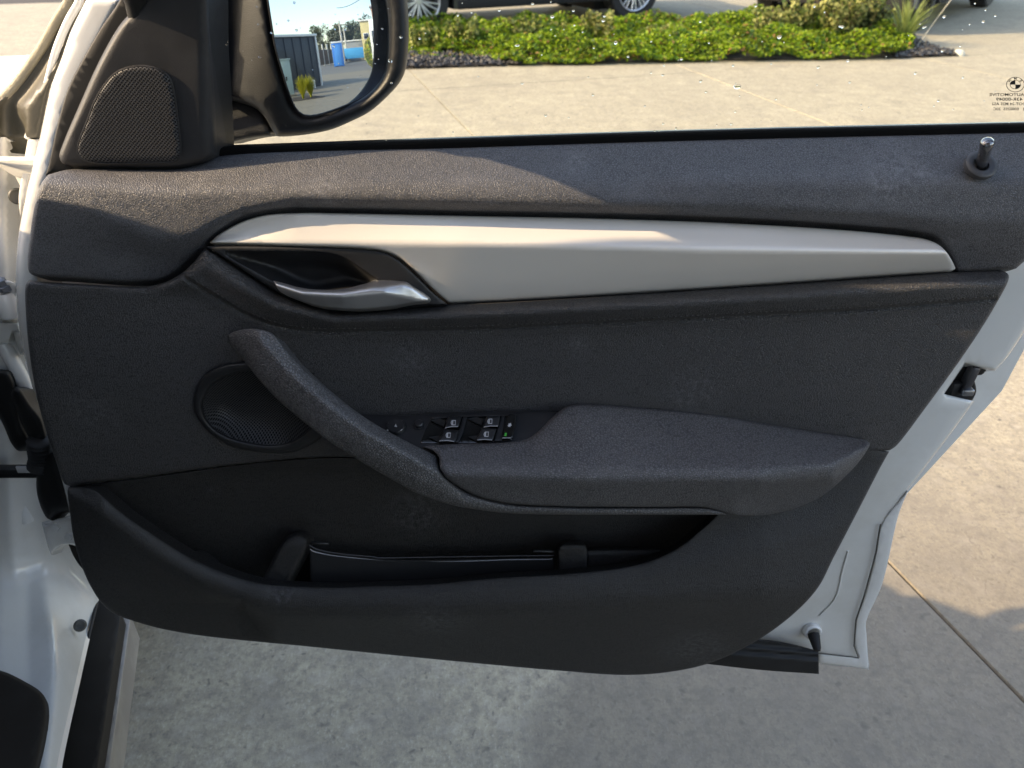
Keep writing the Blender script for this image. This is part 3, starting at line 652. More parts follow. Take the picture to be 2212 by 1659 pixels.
for i in range(40):
    x = random.uniform(900, 2205); y = np.interp(x, [470,1500,2212], [318,292,266]) + random.uniform(-4, 1); dv.append((x, y, random.uniform(1.5,3.5), random.uniform(1.2,2.4)))
V_ = []; F_ = []
for x, y, a, b in dv:
    c_ = gl(x, y) ; o_ = len(V_); k_ = .42e-3
    nrm = Vector((0, 1, .33)).normalized(); e1 = Vector((1,0,0)); e2 = nrm.cross(e1)
    tlt = random.uniform(-.4,.4)
    for j, (rr, hh) in enumerate([(1,.02),(.88,.30),(.6,.52)]):
        for q in range(10):
            t = 2*math.pi*q/10; V_.append(c_ + e1*(math.cos(t)*a*rr*k_) + e2*(math.sin(t)*b*rr*k_*(1+.25*math.sin(t+tlt))) + nrm*hh*b*k_ + nrm*.0004)
    V_.append(c_ + nrm*(.62*b*k_+.0004)); V_.append(c_ + nrm*.0004)
    for j in range(2):
        for q in range(10): l_ = (q+1)%10; F_.append((o_+j*10+q, o_+j*10+l_, o_+(j+1)*10+l_, o_+(j+1)*10+q))
    for q in range(10):
        l_ = (q+1)%10; F_.append((o_+20+q, o_+20+l_, o_+30)); F_.append((o_+l_, o_+q, o_+31))
dr_ = stuff(fix(mesh('water_droplets', V_, F_, mWater, glass), 80))
# print on the glass (reads from outside)
def text_mesh(s, size, centre, ux, uy, nm, mat, parent, th=.0003, bold=0):
    cu = bpy.data.curves.new('t', 'FONT'); cu.body = s; cu.size = 1; cu.align_x = 'CENTER'; cu.align_y = 'CENTER'; cu.offset = bold; cu.resolution_u = 3
    ob = bpy.data.objects.new('t', cu); C.objects.link(ob); dg = bpy.context.evaluated_depsgraph_get()
    me = bpy.data.meshes.new_from_object(ob.evaluated_get(dg)); bpy.data.objects.remove(ob)
    ux = Vector(ux); uy = Vector(uy)
    for v in me.vertices: v.co = Vector(centre) + ux * v.co.x * size + uy * v.co.y * size
    return link(nm, me, mat, parent)
gu = (gl(2180, 190) - gl(2180, 230)).normalized()
def gtext(s, x, y, wpx, hpx):
    c_ = gl(x, y) - Vector((0,.0012,.0004)); k_ = .425e-3
    n_ = len(s); text_mesh(s, 1, c_, Vector((-1,0,0)) * (wpx*k_ / (n_*.56)), gu * (hpx*k_/.70), 'glass_print', mMark, glass, bold=.016)
gtext('SC AUTOMOTIVE', 2182, 203, 82, 7.2); gtext('43R-00049', 2179, 213, 62, 7.8); gtext('DOT-24 M25 AS2', 2178, 223, 74, 6.8); gtext('E000255  20C', 2172, 234, 62, 6.8)
def ringM(c_, r0, r1, ux, uy, n=40, a0=0, a1=2*math.pi):
    v = []; f = []
    for i in range(n + 1):
        a = a0 + (a1 - a0) * i / n; d_ = ux * math.cos(a) + uy * math.sin(a); v += [c_ + d_ * r0, c_ + d_ * r1]
    for i in range(n): f.append((2*i, 2*i+1, 2*i+3, 2*i+2))
    return v, f
cc = gl(2192, 181) - Vector((0,.0012,.0004)); k_ = .425e-3; ux = Vector((1,0,0))
p_ = [ringM(cc, 17.3*k_, 18.6*k_, ux, gu), ringM(cc, 10*k_, 11.2*k_, ux, gu), ringM(cc, 0, 10*k_, ux, gu, 12, math.pi/2, math.pi), ringM(cc, 0, 10*k_, ux, gu, 12, -math.pi/2, 0)]
v, f = join(p_); mesh('roundel_print', v, f, mMark, glass, False)
for ch, a in (('B', 40), ('M', 90), ('W', 140)):
    a = R(a); rd = ux*math.cos(a) + gu*math.sin(a); tg = ux*math.sin(a) - gu*math.cos(a)
    text_mesh(ch, 1, cc + rd*14.2*k_, -tg*7.5*k_, rd*7.5*k_, 'glass_print', mMark, glass, bold=.02)
v, f = ringM(gl(2216, 234) - Vector((0,.0012,.0004)), 5.5*k_, 6.8*k_, ux, gu, 24); mesh('approval_ring_print', v, f, mMark, glass, False)
# --- belt seals
def strip(name, ctrl, w_, h_, mat, parent):
    pts = smooth_pts(ctrl, 40); v = []; f = []
    for p in pts:
        for a, b in ((-.5,-.5),(-.5,.3),(-.3,.5),(.3,.5),(.5,.3),(.5,-.5)): v.append(p + Vector((0, a*w_, b*h_)))
    for i in range(len(pts) - 1):
        for k in range(6): l = (k+1)%6; f.append((i*6+k, i*6+l, (i+1)*6+l, (i+1)*6+k))
    return fix(mesh(name, v, f, mat, parent), 50)
bx = [400, 470, 700, 1000, 1500, 2000, 2212, 2450]
def by(o): return [np.interp(x, BELT[0], BELT[1]) + o for x in bx]
strip('inner_belt_seal', [W(x, y, .708) for x, y in zip(bx, by(-5))], .010, .011, mSealB, D)
strip('inner_seal_lip', [W(x, y, .7155) for x, y in zip(bx, by(-10))], .004, .008, M('flocked_lip', (.03,.027,.023), .9, spec=.2), D)
strip('outer_belt_seal', [W(x, y, .730) for x, y in zip(bx, by(-13))], .010, .007, M('outer_seal', (.006,.006,.006), .25, spec=.4), D)
# --- sail trim with its loudspeaker
sail_o = [(318,-80,1),(303,0),(258,55),(215,130),(170,230),(140,300),(128,338),(134,352),(150,358),(300,364),(390,362),(430,353),(470,338,1),(468,280),(460,150),(452,50),(449,-80,1)]
under = pillow('sail_seal', [(290,-80,1),(258,0),(218,60),(186,115),(147,191),(123,273),(104,360),(98,380),(115,372),(150,372),(200,250),(330,60),(340,-80,1)], .690, mRub, D, r=4, dr=.004, grid=16, back=.03)
sail = pillow('sail_trim', sail_o, lambda x, y: .668 + .012*np.clip((x-430)/40,0,1)**2 + .010*np.clip((y-0)/400,-1,1), mSail, D, r=13, dr=.011, grid=12, back=.035)
grl = [(314,143),(344,150),(364,165),(374,191),(382,245),(390,327),(387,339),(376,348),(341,350),(245,352),(191,349),(175,341),(167,327),(169,311),(186,267),(205,218),(224,186),(246,161),(273,147)]
gdep = lambda x, y: .6655 + .010*np.clip(y/400,-1,1)
pillow('speaker_grille', grl, gdep, mGr, sail, r=5, dr=.0035, grid=12, back=.004)
tube('grille_rim', [W(x, y, .667+.010*y/400) for x, y in cr(grl, True, 12)], .0009, mSail, sail, 6, True)
# --- upper pad
pad_o = [(105,377,1),(150,366),(300,366),(390,364),(430,354),(470,339),(1000,319),(1500,303),(2000,291),(2212,286),(2330,284,1),(2335,400),(2300,500),(2212,565),(2195,580,1),(2120,586),(2064,588,1),
 (2060,566),(2045,538),(2025,511),(1995,501),(1960,497),(1850,487),(1600,471),(1300,461),(1000,456),(750,451),(640,450),(570,455),(520,468),(480,492),(450,518),(443,531),(410,560),(380,588),(352,604),(310,609),(270,610),(150,602),(75,596),(63,588),(60,572),(66,500),(78,430),(90,395)]
pad_f = prof(([60,470,2330],[352,330,280],[.695,.700,.700]),([60,200,400,800,1500,2330],[385,400,415,400,395,395],[.654,.652,.652,.655,.657,.657]),
 ([60,200,330,420,480,640,1000,1600,2000,2330],[420,450,520,510,480,435,440,452,475,480],[.648,.645,.646,.650,.652,.650,.648,.648,.648,.650]),
 ([60,300,380,443,520,640,1000,1600,1960,2060,2330],[602,608,592,531,468,450,458,472,498,570,590],[.660,.664,.664,.668,.670,.668,.668,.668,.668,.668,.662]), soft=16)
pad_g = lambda x, y: pad_f(x, y) + .0035*np.exp(-((x-1375)/90.)**2-((y-395)/32.)**2) + .006*np.exp(-((x-330)/80.)**2-((y-560)/60.)**2)*1.0
pillow('upper_pad', pad_o, pad_g, mLeaU, D, r=9, dr=.007, grid=9, back=.015)
# lock pin
lp = empty('lock_pin', (0,0,0), '', ''); del lp['label'], lp['category']; lp.location = W(2119, 362, .662); adopt(lp, D); lp.matrix_parent_inverse = Matrix.Translation(-D.location)
pc = W(2119, 356, .664); nrm = Vector((0,-.62,.78)).normalized()
lathe('pin_collar', pc, nrm, [(.0135,-.003),(.0133,.0010),(.0118,.0024),(.0090,.0026),(.0066,.0010),(.0064,-.006)], plastic('pin_collar_grey', (.05,.05,.054), .45), lp)
pa = (W(2134, 303, .646) - pc).normalized(); L_ = (W(2134, 303, .646) - pc).length
lathe('pin', pc - pa*.004, pa, [(.0050,0),(.0050,L_*.85),(.0054,L_*.97),(.0048,L_+.002),(.0030,L_+.0035),(.0001,L_+.0038)], M('pin_gloss', (.20,.20,.21), .18, .9, coat=1), lp, 28)
# --- silver strip
tr_o = [(453,524,1),(470,508),(520,480),(570,465),(640,460),(750,461),(1000,466),(1300,472),(1600,483),(1850,499),(1960,510),(1995,515),(2025,527),(2045,545),(2060,570),(2064,580),(2056,586,1),(1950,592),(1700,610),(1400,630),(1100,648),(968,654,1),(940,630),(900,590),(860,555),(830,542),(790,536),(620,530)]
tr_f = prof(([450,640,1000,1600,2060],[520,458,464,483,520],[.664,.664,.667,.667,.664]),([450,1000,1500,2060],[524,527,540,545],[.656,.648,.646,.650]),([450,700,968,2060],[560,600,656,586],[.660,.664,.668,.666]), soft=3)
pillow('silver_strip', tr_o, tr_f, mSil, D, r=5, dr=.004, grid=7, back=.014)
# --- release bezel, bowl and lever
bz_o = [(443,531,1),(620,533),(790,539),(828,545),(856,559),(896,594),(936,633),(966,657,1),(900,662),(800,671),(720,668),(650,654),(598,630),(520,580)]
bowl_o = [(487,545,1),(592,545),(700,547),(728,552),(752,562),(786,585),(812,603,1),(800,622),(740,632),(680,640),(640,630),(590,606),(533,575),(495,553)]
bez = pillow('release_bezel', bz_o, prof(([443,966],[531,657],.655),([443,966],[600,660],.653), soft=0), mBez, D, r=4, dr=.003, grid=9, back=.012, holes=[bowl_o])
def bowlf(x, y):
    P = np.stack([x, y], 1); d = dist(P, cr(bowl_o, True, 6)); t = np.clip(d / 34, 0, 1); return .6555 + .026 * np.sin(t * math.pi / 2)
pillow('release_bowl', bowl_o, bowlf, mBez, bez, r=0, grid=6, back=0)
lv_o = [(590,606,1),(610,611),(652,622),(696,626),(741,624),(777,616),(800,609),(812,603),(818,604,1),(860,607),(878,609),(890,617),(929,645),(925,650,1),(890,655),(830,664),(771,668),(728,666),(682,660),(637,645),(604,629)]
lv_f = prof(([590,700,800,880,930],[603,624,607,607,640],[.650,.652,.656,.650,.650]),([590,652,741,800,870,890,930],[610,628,631,622,614,621,648],[.642,.634,.632,.634,.640,.641,.644]),([590,652,741,830,930],[616,637,640,632,656],[.640,.631,.629,.632,.642]),([590,700,771,830,930],[630,664,670,666,660],[.646,.640,.638,.640,.648]), soft=3)
pillow('release_lever', lv_o, lv_f, mChr2, D, r=3.5, dr=.0025, grid=4, back=.012)
# --- middle lining
mid_o = [(63,604,1),(75,607),(150,612),(280,619),(318,618),(352,611),(385,595),(415,570),(443,535,1),(480,553),(520,581),(560,607),(600,631),(650,656),(720,670),(800,673),(880,665),(967,658),(1100,652),(1400,634),(1700,614),(1950,596),(2058,588),(2130,584),(2168,586),(2179,594),(2178,606),(2150,660),(2100,740),(2000,880),(1934,965),(1921,973,1),(1890,975),(1700,985),(1300,1000),(900,992),(700,987),(500,1004),(300,1031),(200,1042),(150,1050,1),(140,1046),(122,1000),(85,880),(66,780),(56,680),(56,615)]
tx = [63, 318, 380, 443, 520, 600, 720, 967, 1400, 1700, 2058, 2179]
ty = [604, 618, 596, 532, 581, 631, 670, 658, 634, 614, 588, 592]
stitch = [(387,590),(400,600),(428,618),(458,636),(533,680),(592,702),(652,714),(741,717),(830,715),(1039,711),(1250,701),(1400,694),(1600,683),(1810,673),(1995,659),(2150,646)]
SC = cr(stitch, False, 6); stx, sty = SC[:, 0], SC[:, 1]
sy_ = [np.interp(x, stx, sty) if x > 387 else None for x in tx]
sy_ = [640, 645, 630, 627, 672, 704, 716, 713, 694, 679, 655, 648]
cy_ = [a + (b - a) * .42 for a, b in zip(ty, sy_)]; cy_[0] = 618; cy_[1] = 630
mid_f = prof((tx, ty, .668), (tx, [a + 8 if k > 3 else a + 3 for k, a in enumerate(ty)], .655), (tx, cy_, [.654,.654,.649,.645,.640,.637,.636,.636,.636,.637,.640,.646]),
 (tx, [a - 4 for a in sy_], [.655,.655,.653,.652,.652,.652,.652,.652,.652,.652,.652,.652]), (tx, [a + 4 for a in sy_], .6555), (tx, [850]*12, .657), (tx, [1050]*12, [.664]*12), soft=7)
def mid_g(x, y):
    Y = mid_f(x, y); P = np.stack([x, y], 1); m = (y < 740); d = np.full(len(x), 99.); 
    if m.any(): d[m] = dist(P[m], SC, False)
    Y = Y + .0030*np.exp(-(d/3.2)**2) - .0012*np.exp(-((d-9)/5.)**2)
    # shallow scoops round the speaker
    return Y
tn = np.gradient(SC, axis=0); tn /= np.linalg.norm(tn, axis=1, keepdims=True); nn = np.stack([-tn[:,1], tn[:,0]], 1)
ex = np.concatenate([SC[2:-1] + nn[2:-1]*k for k in (-9,-5,-2.5,0,2.5,5,9)]); 
Pm = cr(mid_o, True, 6); ex = ex[inside(ex, Pm)]; ex = ex[dist(ex, Pm) > 9]
spk_out = [(526,783),(480,790),(447,807),(424,838),(418,870),(424,898),(442,925),(472,950),(510,968),(575,978),(625,978),(660,965),(690,945),(708,915),(705,880),(690,845),(655,812),(610,790),(570,783)]
spk_hole = [(562 + (x-562)*.955, 880 + (y-880)*.955) for x, y in spk_out]
mid = pillow('middle_lining', mid_o, mid_g, mLea, D, r=7, dr=.006, grid=9, back=.018, extra=ex, holes=[spk_hole])
parts_ = []
acc = 0; last = SC[0]
for i in range(1, len(SC) - 1):
    L1 = np.linalg.norm(SC[i] - last)
    if L1 > 8.5 and SC[i][0] > 420:
        q = SC[i] + nn[i] * -7; t_ = tn[i] * 3.0; yy = mid_g(np.array([q[0]]), np.array([q[1]]))[0]
        parts_.append(tubeM([W(q[0]-t_[0], q[1]-t_[1], yy + .0003), W(q[0], q[1], yy - .0006), W(q[0]+t_[0], q[1]+t_[1], yy + .0003)], .00045, 5)); last = SC[i]
v, f = join(parts_); stuff(mesh('stitching', v, f, mThread, mid))
# --- lower loudspeaker
ang = np.linspace(0, 2*math.pi, 40, endpoint=False)
def ell(cx_, cy__, a, b, rot=0): 
    return [(cx_ + a*math.cos(t)*math.cos(rot) - b*math.sin(t)*math.sin(rot), cy__ + a*math.cos(t)*math.sin(rot) + b*math.sin(t)*math.cos(rot)) for t in ang]
so_ = [(526,783),(480,790),(447,807),(424,838),(418,870),(424,898),(442,925),(472,950),(510,968),(575,978),(625,978),(660,965),(690,945),(708,915),(705,880),(690,845),(655,812),(610,790),(570,783)]
si_ = [(530,802),(490,812),(458,832),(441,856),(436,876),(442,900),(462,925),(495,944),(535,955),(580,961),(615,958),(645,945),(668,925),(680,900),(676,870),(660,840),(630,818),(585,804)]
sr = pillow('speaker_ring', so_, .6500, mBez, D, r=7, dr=.005, grid=12, back=.012, holes=[si_])
def spf(x, y):
    P = np.stack([x, y], 1); d = dist(P, cr(si_, True, 8)); t = np.clip(d / 60, 0, 1); return .656 + .024*np.sin(t*math.pi/2)*np.clip(1-(y-800)/400*.6,.3,1)
pillow('speaker_mesh', si_, spf, mGr2, sr, r=0, grid=10, back=0)
# --- lower lining: pocket back and pocket front
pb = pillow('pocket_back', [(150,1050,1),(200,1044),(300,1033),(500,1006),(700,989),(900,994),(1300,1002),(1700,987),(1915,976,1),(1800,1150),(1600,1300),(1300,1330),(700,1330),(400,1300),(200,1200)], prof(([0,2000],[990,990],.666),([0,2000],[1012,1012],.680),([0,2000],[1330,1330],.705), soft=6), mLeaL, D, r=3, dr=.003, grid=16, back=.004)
lip_in = [(148,1052,1),(199,1056),(225,1073),(259,1102),(333,1154),(426,1210),(519,1247),(570,1259),(594,1262),(705,1267),(823,1264),(928,1260),(1083,1246),(1269,1234),(1381,1217),(1455,1187),(1511,1146),(1545,1115)]
low_o = lip_in + [(1556,1102),(1600,1080),(1750,1010),(1860,970),(1921,975,1),(1900,1013),(1850,1110),(1800,1206),(1768,1268),(1720,1321),(1640,1381),(1540,1430),(1450,1451),(1350,1458),(1200,1448),(1000,1430),(700,1400),(400,1368),(300,1345),(235,1318),(195,1265),(163,1180),(150,1100),(146,1060)]
lx = [148, 222, 289, 370, 445, 519, 594, 705, 928, 1083, 1381, 1646, 1770, 1925]
ly_in = [1052, 1073, 1122, 1178, 1220, 1247, 1262, 1267, 1260, 1246, 1217, 1090, 1040, 975]
ly_cr = [1066, 1113, 1166, 1218, 1255, 1285, 1303, 1311, 1307, 1302, 1288, 1273, 1262, 1240]
ly_mid = [a + (b - a)*.5 for a, b in zip(ly_in, ly_cr)]
Yin = [.655,.645,.640,.636,.633,.631,.630,.629,.629,.630,.634,.652,.660,.664]
Ycr = [.648,.634,.628,.623,.620,.617,.615,.614,.613,.613,.616,.618,.626,.642]
Ymd = [(a*.35 + b*.65) for a, b in zip(Yin, Ycr)]
low_f = prof((lx, ly_in, Yin), (lx, ly_mid, Ymd), (lx, ly_cr, Ycr), (lx, [a + 22 for a in ly_cr], [a + .001 for a in Ycr]), (lx, [1300]*6 + [1400]*5 + [1390]*3, [.648]*5+[.649]*9), (lx, [1470]*14, .675), soft=7)
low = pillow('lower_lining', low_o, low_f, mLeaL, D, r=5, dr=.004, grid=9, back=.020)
# inside the pocket: bottle wall, strap with piping, clips, lug
pillow('bottle_wall', [(606,1176),(620,1158),(645,1150),(662,1156),(667,1170),(660,1190),(648,1215),(628,1250),(618,1268,1),(552,1268,1),(575,1235),(592,1200)], prof(([560,668],[1150,1150],.672),([560,600,640,668],[1200,1180,1172,1172],.660),([560,668],[1280,1280],.650), soft=6), mLeaL, pb, r=9, dr=.010, grid=6, back=.03)
pillow('bottle_wall_side', [(640,1172,1),(668,1172,1),(670,1276,1),(580,1276,1),(600,1245)], .690, mDark, pb, r=0, grid=20, back=.01)
pillow('bottle_rest', [(392,1210,1),(410,1195),(430,1193),(455,1208),(480,1232),(500,1250,1),(440,1240)], .662, mLeaL, pb, r=9, dr=.008, grid=6, back=.01)
el = pillow('elastic_strap', [(669,1184,1),(700,1194),(760,1202),(850,1209),(950,1209),(1100,1206),(1180,1205),(1196,1207,1),(1196,1260),(900,1280),(672,1280,1)], prof(([660,1200],[1180,1200],.664),([660,1200],[1290,1290],.655), soft=0), M('strap_cloth', (.010,.010,.011), .75), pb, r=2, dr=.001, grid=10, back=.003)
tube('strap_piping', smooth_pts([W(x, y, .6625) for x, y in [(670,1186),(680,1192),(720,1200),(790,1207),(870,1212),(1000,1212),(1100,1209),(1180,1208),(1194,1206)]], 50), .00062, mPipe, el, 6)
tube('strap_hem', smooth_pts([W(x, y, .6632) for x, y in [(668,1178),(690,1188),(740,1197),(800,1202),(830,1205),(960,1203),(1100,1201),(1196,1200)]], 50), .00055, M('strap_hem', (.09,.09,.10), .6), el, 6)
for i, (x0, x1, y) in enumerate(((671, 710, 1174), (1150, 1197, 1191))):
    v, f = tubeM([W(x0, y, .668), W(x0+4, y-1, .662), W(x1-5, y, .662), W(x1, y+1, .664)], [.0012,.0018,.0018,.0010], 10); fix(mesh('strap_clip', v, f, mBez, pb), 60)
pillow('divider_lug', [(1206,1250,1),(1207,1180),(1215,1172),(1240,1170),(1262,1174),(1268,1186),(1266,1250,1)], prof(([1200,1270],[1168,1168],.668),([1200,1270],[1180,1180],.656),([1200,1270],[1260,1260],.652), soft=4), mLeaL, pb, r=5, dr=.005, grid=6, back=.01)
pillow('pocket_step', [(1266,1187,1),(1350,1185),(1470,1187,1),(1460,1215),(1380,1235),(1270,1250,1)], prof(([1260,1480],[1180,1180],.674),([1260,1480],[1191,1191],.664),([1260,1480],[1260,1260],.660), soft=3), mLeaL, pb, r=3, dr=.003, grid=8, back=.01)
# --- armrest, pull handle and switches
arm_o = [(912,965,1),(933,962),(993,959),(1073,957),(1112,953),(1142,946),(1160,934),(1182,912),(1206,890),(1225,878),(1245,874),(1286,874),(1381,881),(1460,888),(1546,897),(1640,913),(1781,936),(1852,947),(1871,951),(1879,958),(1874,971),(1852,1002),(1819,1036),(1781,1068),(1740,1090),(1710,1101),(1677,1109),(1640,1114),(1588,1112),(1560,1106),(1522,1096),(1404,1095),(1216,1093),(1098,1086),(1027,1070),(985,1048),(962,1030),(950,1010),(949,990),(938,976)]
arm_f = prof(([912,1073,1142,1206,1245,1381,1640,1880],[962,956,945,888,873,881,913,955],[.600,.604,.612,.640,.648,.652,.652,.654]),
 ([912,1000,1263,1640,1800,1880],[1000,1008,1012,1016,1006,962],[.572,.570,.570,.578,.600,.640]),
 ([912,1000,1263,1640,1800,1880],[1022,1028,1034,1036,1034,985],[.566,.563,.562,.572,.604,.646]),
 ([912,1000,1300,1588,1700,1880],[1040,1062,1096,1112,1106,1010],[.572,.574,.580,.604,.640,.655]), soft=8)
pillow('armrest_pad', arm_o, arm_f, mLeaA, D, r=8, dr=.006, grid=8, back=.035, skirt=(0,1,-.82))
pl_top = [(493,723,1),(507,716),(537,710),(570,713),(590,722),(616,753),(643,783),(684,822),(739,868),(793,906),(861,944),(916,972),(943,985,1),(949,1013),(962,1032),(987,1050),(1027,1072),(1098,1088),(1216,1094),(1404,1096),(1522,1097),(1550,1103),(1569,1111,1)]
pl_bot = [(1552,1112,1),(1381,1112),(1240,1112),(1102,1109),(1046,1103),(972,1090),(897,1064),(875,1052),(793,1005),(711,953),(657,912),(602,865),(561,822),(526,778),(501,748)]
px_ = [493, 520, 560, 620, 700, 790, 900, 950, 1000, 1100, 1300, 1569]
pt_ = [720, 712, 712, 757, 836, 903, 963, 990, 1056, 1086, 1094, 1100]
pc_ = [724, 722, 730, 802, 868, 932, 994, 1022, 1072, 1095, 1104, 1108]
pb_ = [745, 770, 822, 880, 945, 1003, 1066, 1082, 1097, 1109, 1112, 1112]
Yt = [.650,.636,.620,.612,.600,.592,.590,.592,.580,.584,.588,.600]
Yc = [.650,.634,.612,.594,.577,.567,.564,.566,.572,.580,.584,.600]
Yb = [.652,.640,.618,.597,.580,.571,.570,.572,.576,.583,.587,.600]
pl_f = prof((px_, pt_, Yt), (px_, pc_, Yc), (px_, [(a*.4+b*.6) for a, b in zip(pc_, pb_)], [a - .001 for a in Yc]), (px_, pb_, Yb), soft=7)
pillow('pull_handle', pl_top + pl_bot, pl_f, mPull, D, r=6, dr=.005, grid=7, back=.030, skirt=(0,.8,-.7))
box('pull_gap_shade', W(640, 775, .6625), (.03,.012,.05), mDark, D, rot=Matrix.Rotation(R(-40), 3, 'Y'), bev=.003)  # black block stands in for the shade in the gap behind the grip
# switch panel: a gently sloping tray behind the grip
sw_o = [(745,893,1),(800,895),(874,897),(934,893),(993,891),(1093,888),(1170,888),(1207,890),(1234,884,1),(1230,920),(1190,955),(1100,975),(960,985),(900,975),(800,940,1)]
sw_f = prof(([700,1250],[888,880],.654),([700,1250],[975,980],[.603,.603]), soft=0)
swp = pillow('switch_panel', sw_o, sw_f, mSwitch, D, r=2, dr=.001, grid=12, back=.006)
def SW(x, y, off=0): return float(sw_f(np.array([float(x)]), np.array([float(y)]))[0]) - off
def plate(name, pts, lift, mat, parent, r=2., dr=.0014, th=.006, hollow=0, grid=5):
    return pillow(name, pts, lambda x, y: sw_f(x, y) - lift + hollow*np.clip(1-np.abs((y-np.mean([p[1] for p in pts])))/10.,0,1), mat, parent, r=r, dr=dr, grid=grid, back=th, step=3)
plate('switch_surround', [(932,902,1),(1000,898),(1100,896),(1116,897,1),(1113,925),(1107,951,1),(1050,957),(907,958,1),(918,930)], .0006, mGloss, swp, th=.003)
plate('surround_edge', [(931,901,1),(1000,897),(1099,895.5,1),(1096,898.5,1),(1000,900.5),(933,905,1)], .0024, mBez, swp, r=1, dr=.0005, th=.002)
plate('switch_bar', [(1000,901,1),(1009,901,1),(1001,933,1),(990,956,1),(979,956,1),(993,925,1)], .0030, mBez, swp, r=1, dr=.001, th=.003)
plate('switch_bar', [(1083,899,1),(1091,899,1),(1088,930,1),(1084,952,1),(1066,953,1),(1073,930,1)], .0030, mBez, swp, r=1, dr=.001, th=.003)
def icon(cx_, cy__, s, lift, parent):
    def q(a, b): x = cx_ + a*s; y = cy__ + b*s; return W(x, y, SW(x, y, lift))
    P = [(-.95,-.1),(-.6,-.75),(-.35,-1),(1.,-1),(.9,1.),(-.6,1.),(-.85,.5)]
    Q = [(a*.74+.03, b*.70) for a, b in P]; v = [q(a, b) for a, b in P + Q]; n_ = len(P)
    f = [(i, (i+1)%n_, n_+(i+1)%n_, n_+i) for i in range(n_)]
    v += [q(-.55,0),(q(-.3,-.7)),q(.02,-.7),q(-.05,.7),q(-.45,.7)]; f.append(tuple(range(2*n_, 2*n_+5)))
    mesh('window_symbol', v, f, mPrint, parent, False)
for pts, ic in (([(967,901,1),(997,899,1),(991,922,1),(960,925,1)], (979,913)), ([(1052,899,1),(1081,898,1),(1077,921,1),(1043,923,1)], (1058,910)),
                ([(960,926,1),(992,930,1),(983,954,1),(947,953,1)], (968,940)), ([(1041,924,1),(1073,926,1),(1065,951,1),(1029,951,1)], (1050,938))):
    s_ = plate('window_switch', pts, .0075, mSwitch, swp, r=2.5, dr=.002, th=.009)
    icon(ic[0], ic[1], 5.6, .0079, s_)
    x0 = np.mean([p[0] for p in pts]); y0 = max(p[1] for p in pts)
    a_, b_ = pts[3], pts[2]; tube('switch_edge', [W(a_[0]+2, a_[1]-.5, SW(a_[0], a_[1], .0078)), W((a_[0]+b_[0])/2, (a_[1]+b_[1])/2-2, SW(x0, y0, .0088)), W(b_[0]-2, b_[1]-.5, SW(b_[0], b_[1], .0078))], .0004, mPipe, s_, 5)
for (x0, y0) in ((929,907),(926,944),(1010,904),(1010,943)):   # finger hollows in front of the keys
    plate('finger_hollow', [(x0,y0,1),(x0+16,y0+9),(x0+30,y0+15,1),(x0+34,y0+2,1),(x0+20,y0-4,1)], .0020, mDark, swp, r=2, dr=-.001, th=.001)
lk = plate('lock_switch', [(1100,894,1),(1116,896,1),(1114,920),(1107,948,1),(1084,948,1),(1088,925)], .0070, mGloss, swp, r=3, dr=.002, th=.008)
def flat(nm, pts, lift, mat, parent): mesh(nm, [W(x, y, SW(x, y, lift)) for x, y in pts], [tuple(range(len(pts)))], mat, parent, False)
flat('child_symbol', [(1096,919),(1099,917),(1098,914),(1101,915),(1104,913),(1104,917),(1106,919),(1103,919.5),(1102,923),(1099.5,921),(1097,923),(1098,920)], .0074, mPrint, lk)
flat('indicator', [(1090.5,935),(1095,935),(1094,942),(1089,942)], .0075, mGreen, lk)
tube('switch_edge', [W(1085,946,SW(1085,946,.0074)), W(1103,946,SW(1103,946,.0074))], .0004, mPipe, lk, 5)
jc = W(856, 925, SW(856, 925)); nsw = Vector((0,-.25,.97)).normalized()
jk = lathe('mirror_dial', jc, nsw, [(.0098,-.002),(.0096,.003),(.0086,.0045),(.004,.0042),(.0001,.0040)], mSwitch, swp, 36)
for x, y, a in ((855,919,0),(866.5,927.5,1),(837,929,2)):
    d_ = [(0,-4),(3,3.5),(-3.5,3)] if a == 0 else ([(4,-2),(0,3),(-3.5,3)] if a == 1 else [(-3,0),(2,-2),(2,2)])
    mesh('dial_arrow', [W(x+p, y+q, SW(x, y) - .0062) for p, q in d_], [(0,1,2)], mPrint, jk, False)
lathe('fold_button', W(905, 918, SW(905, 918)), nsw, [(.0066,-.002),(.0064,.0006),(.0048,.0006),(.0046,.003),(.0036,.0040),(.0001,.0040)], mSwitch, swp, 28)
# --- the wing mirror on its arm, outside the glass
mroot = empty('side_mirror', (0,0,0), '', ''); del mroot['label'], mroot['category']; mroot.location = W(560, 250, .80); adopt(mroot, D); mroot.matrix_parent_inverse = Matrix.Translation(-D.location)
MB_ = plastic('mirror_housing_black', (.008,.0095,.014), .42, .0004, 900)
gl_o = [(566,-80,1),(578,0),(586,52),(595,104),(610,157),(626,207),(640,236),(656,249),(678,250),(706,243),(752,226),(789,207),(817,181),(832,154),(837,120),(839,74),(838,30),(832,-10),(820,-80,1),(700,-96)]
hs_o = [(430,-120,1),(600,-125),(840,-120),(873,-70),(880,0),(883,56),(881,111),(874,157),(862,180),(836,209),(799,241),(752,265),(715,280),(660,291),(610,295),(598,294),(590,284,1),(560,240),(500,218),(440,215,1)]
mf = lambda x, y: .768 + np.where(x < 600, .05*np.clip((600-x)/160.,0,1)**1.6, 0) - .006*np.clip((y-100)/200,-1,1)
hs = pillow('mirror_housing', hs_o, mf, MB_, mroot, r=16, dr=.016, grid=12, back=.10, holes=[gl_o], skirt=(-.215,1,-.18))
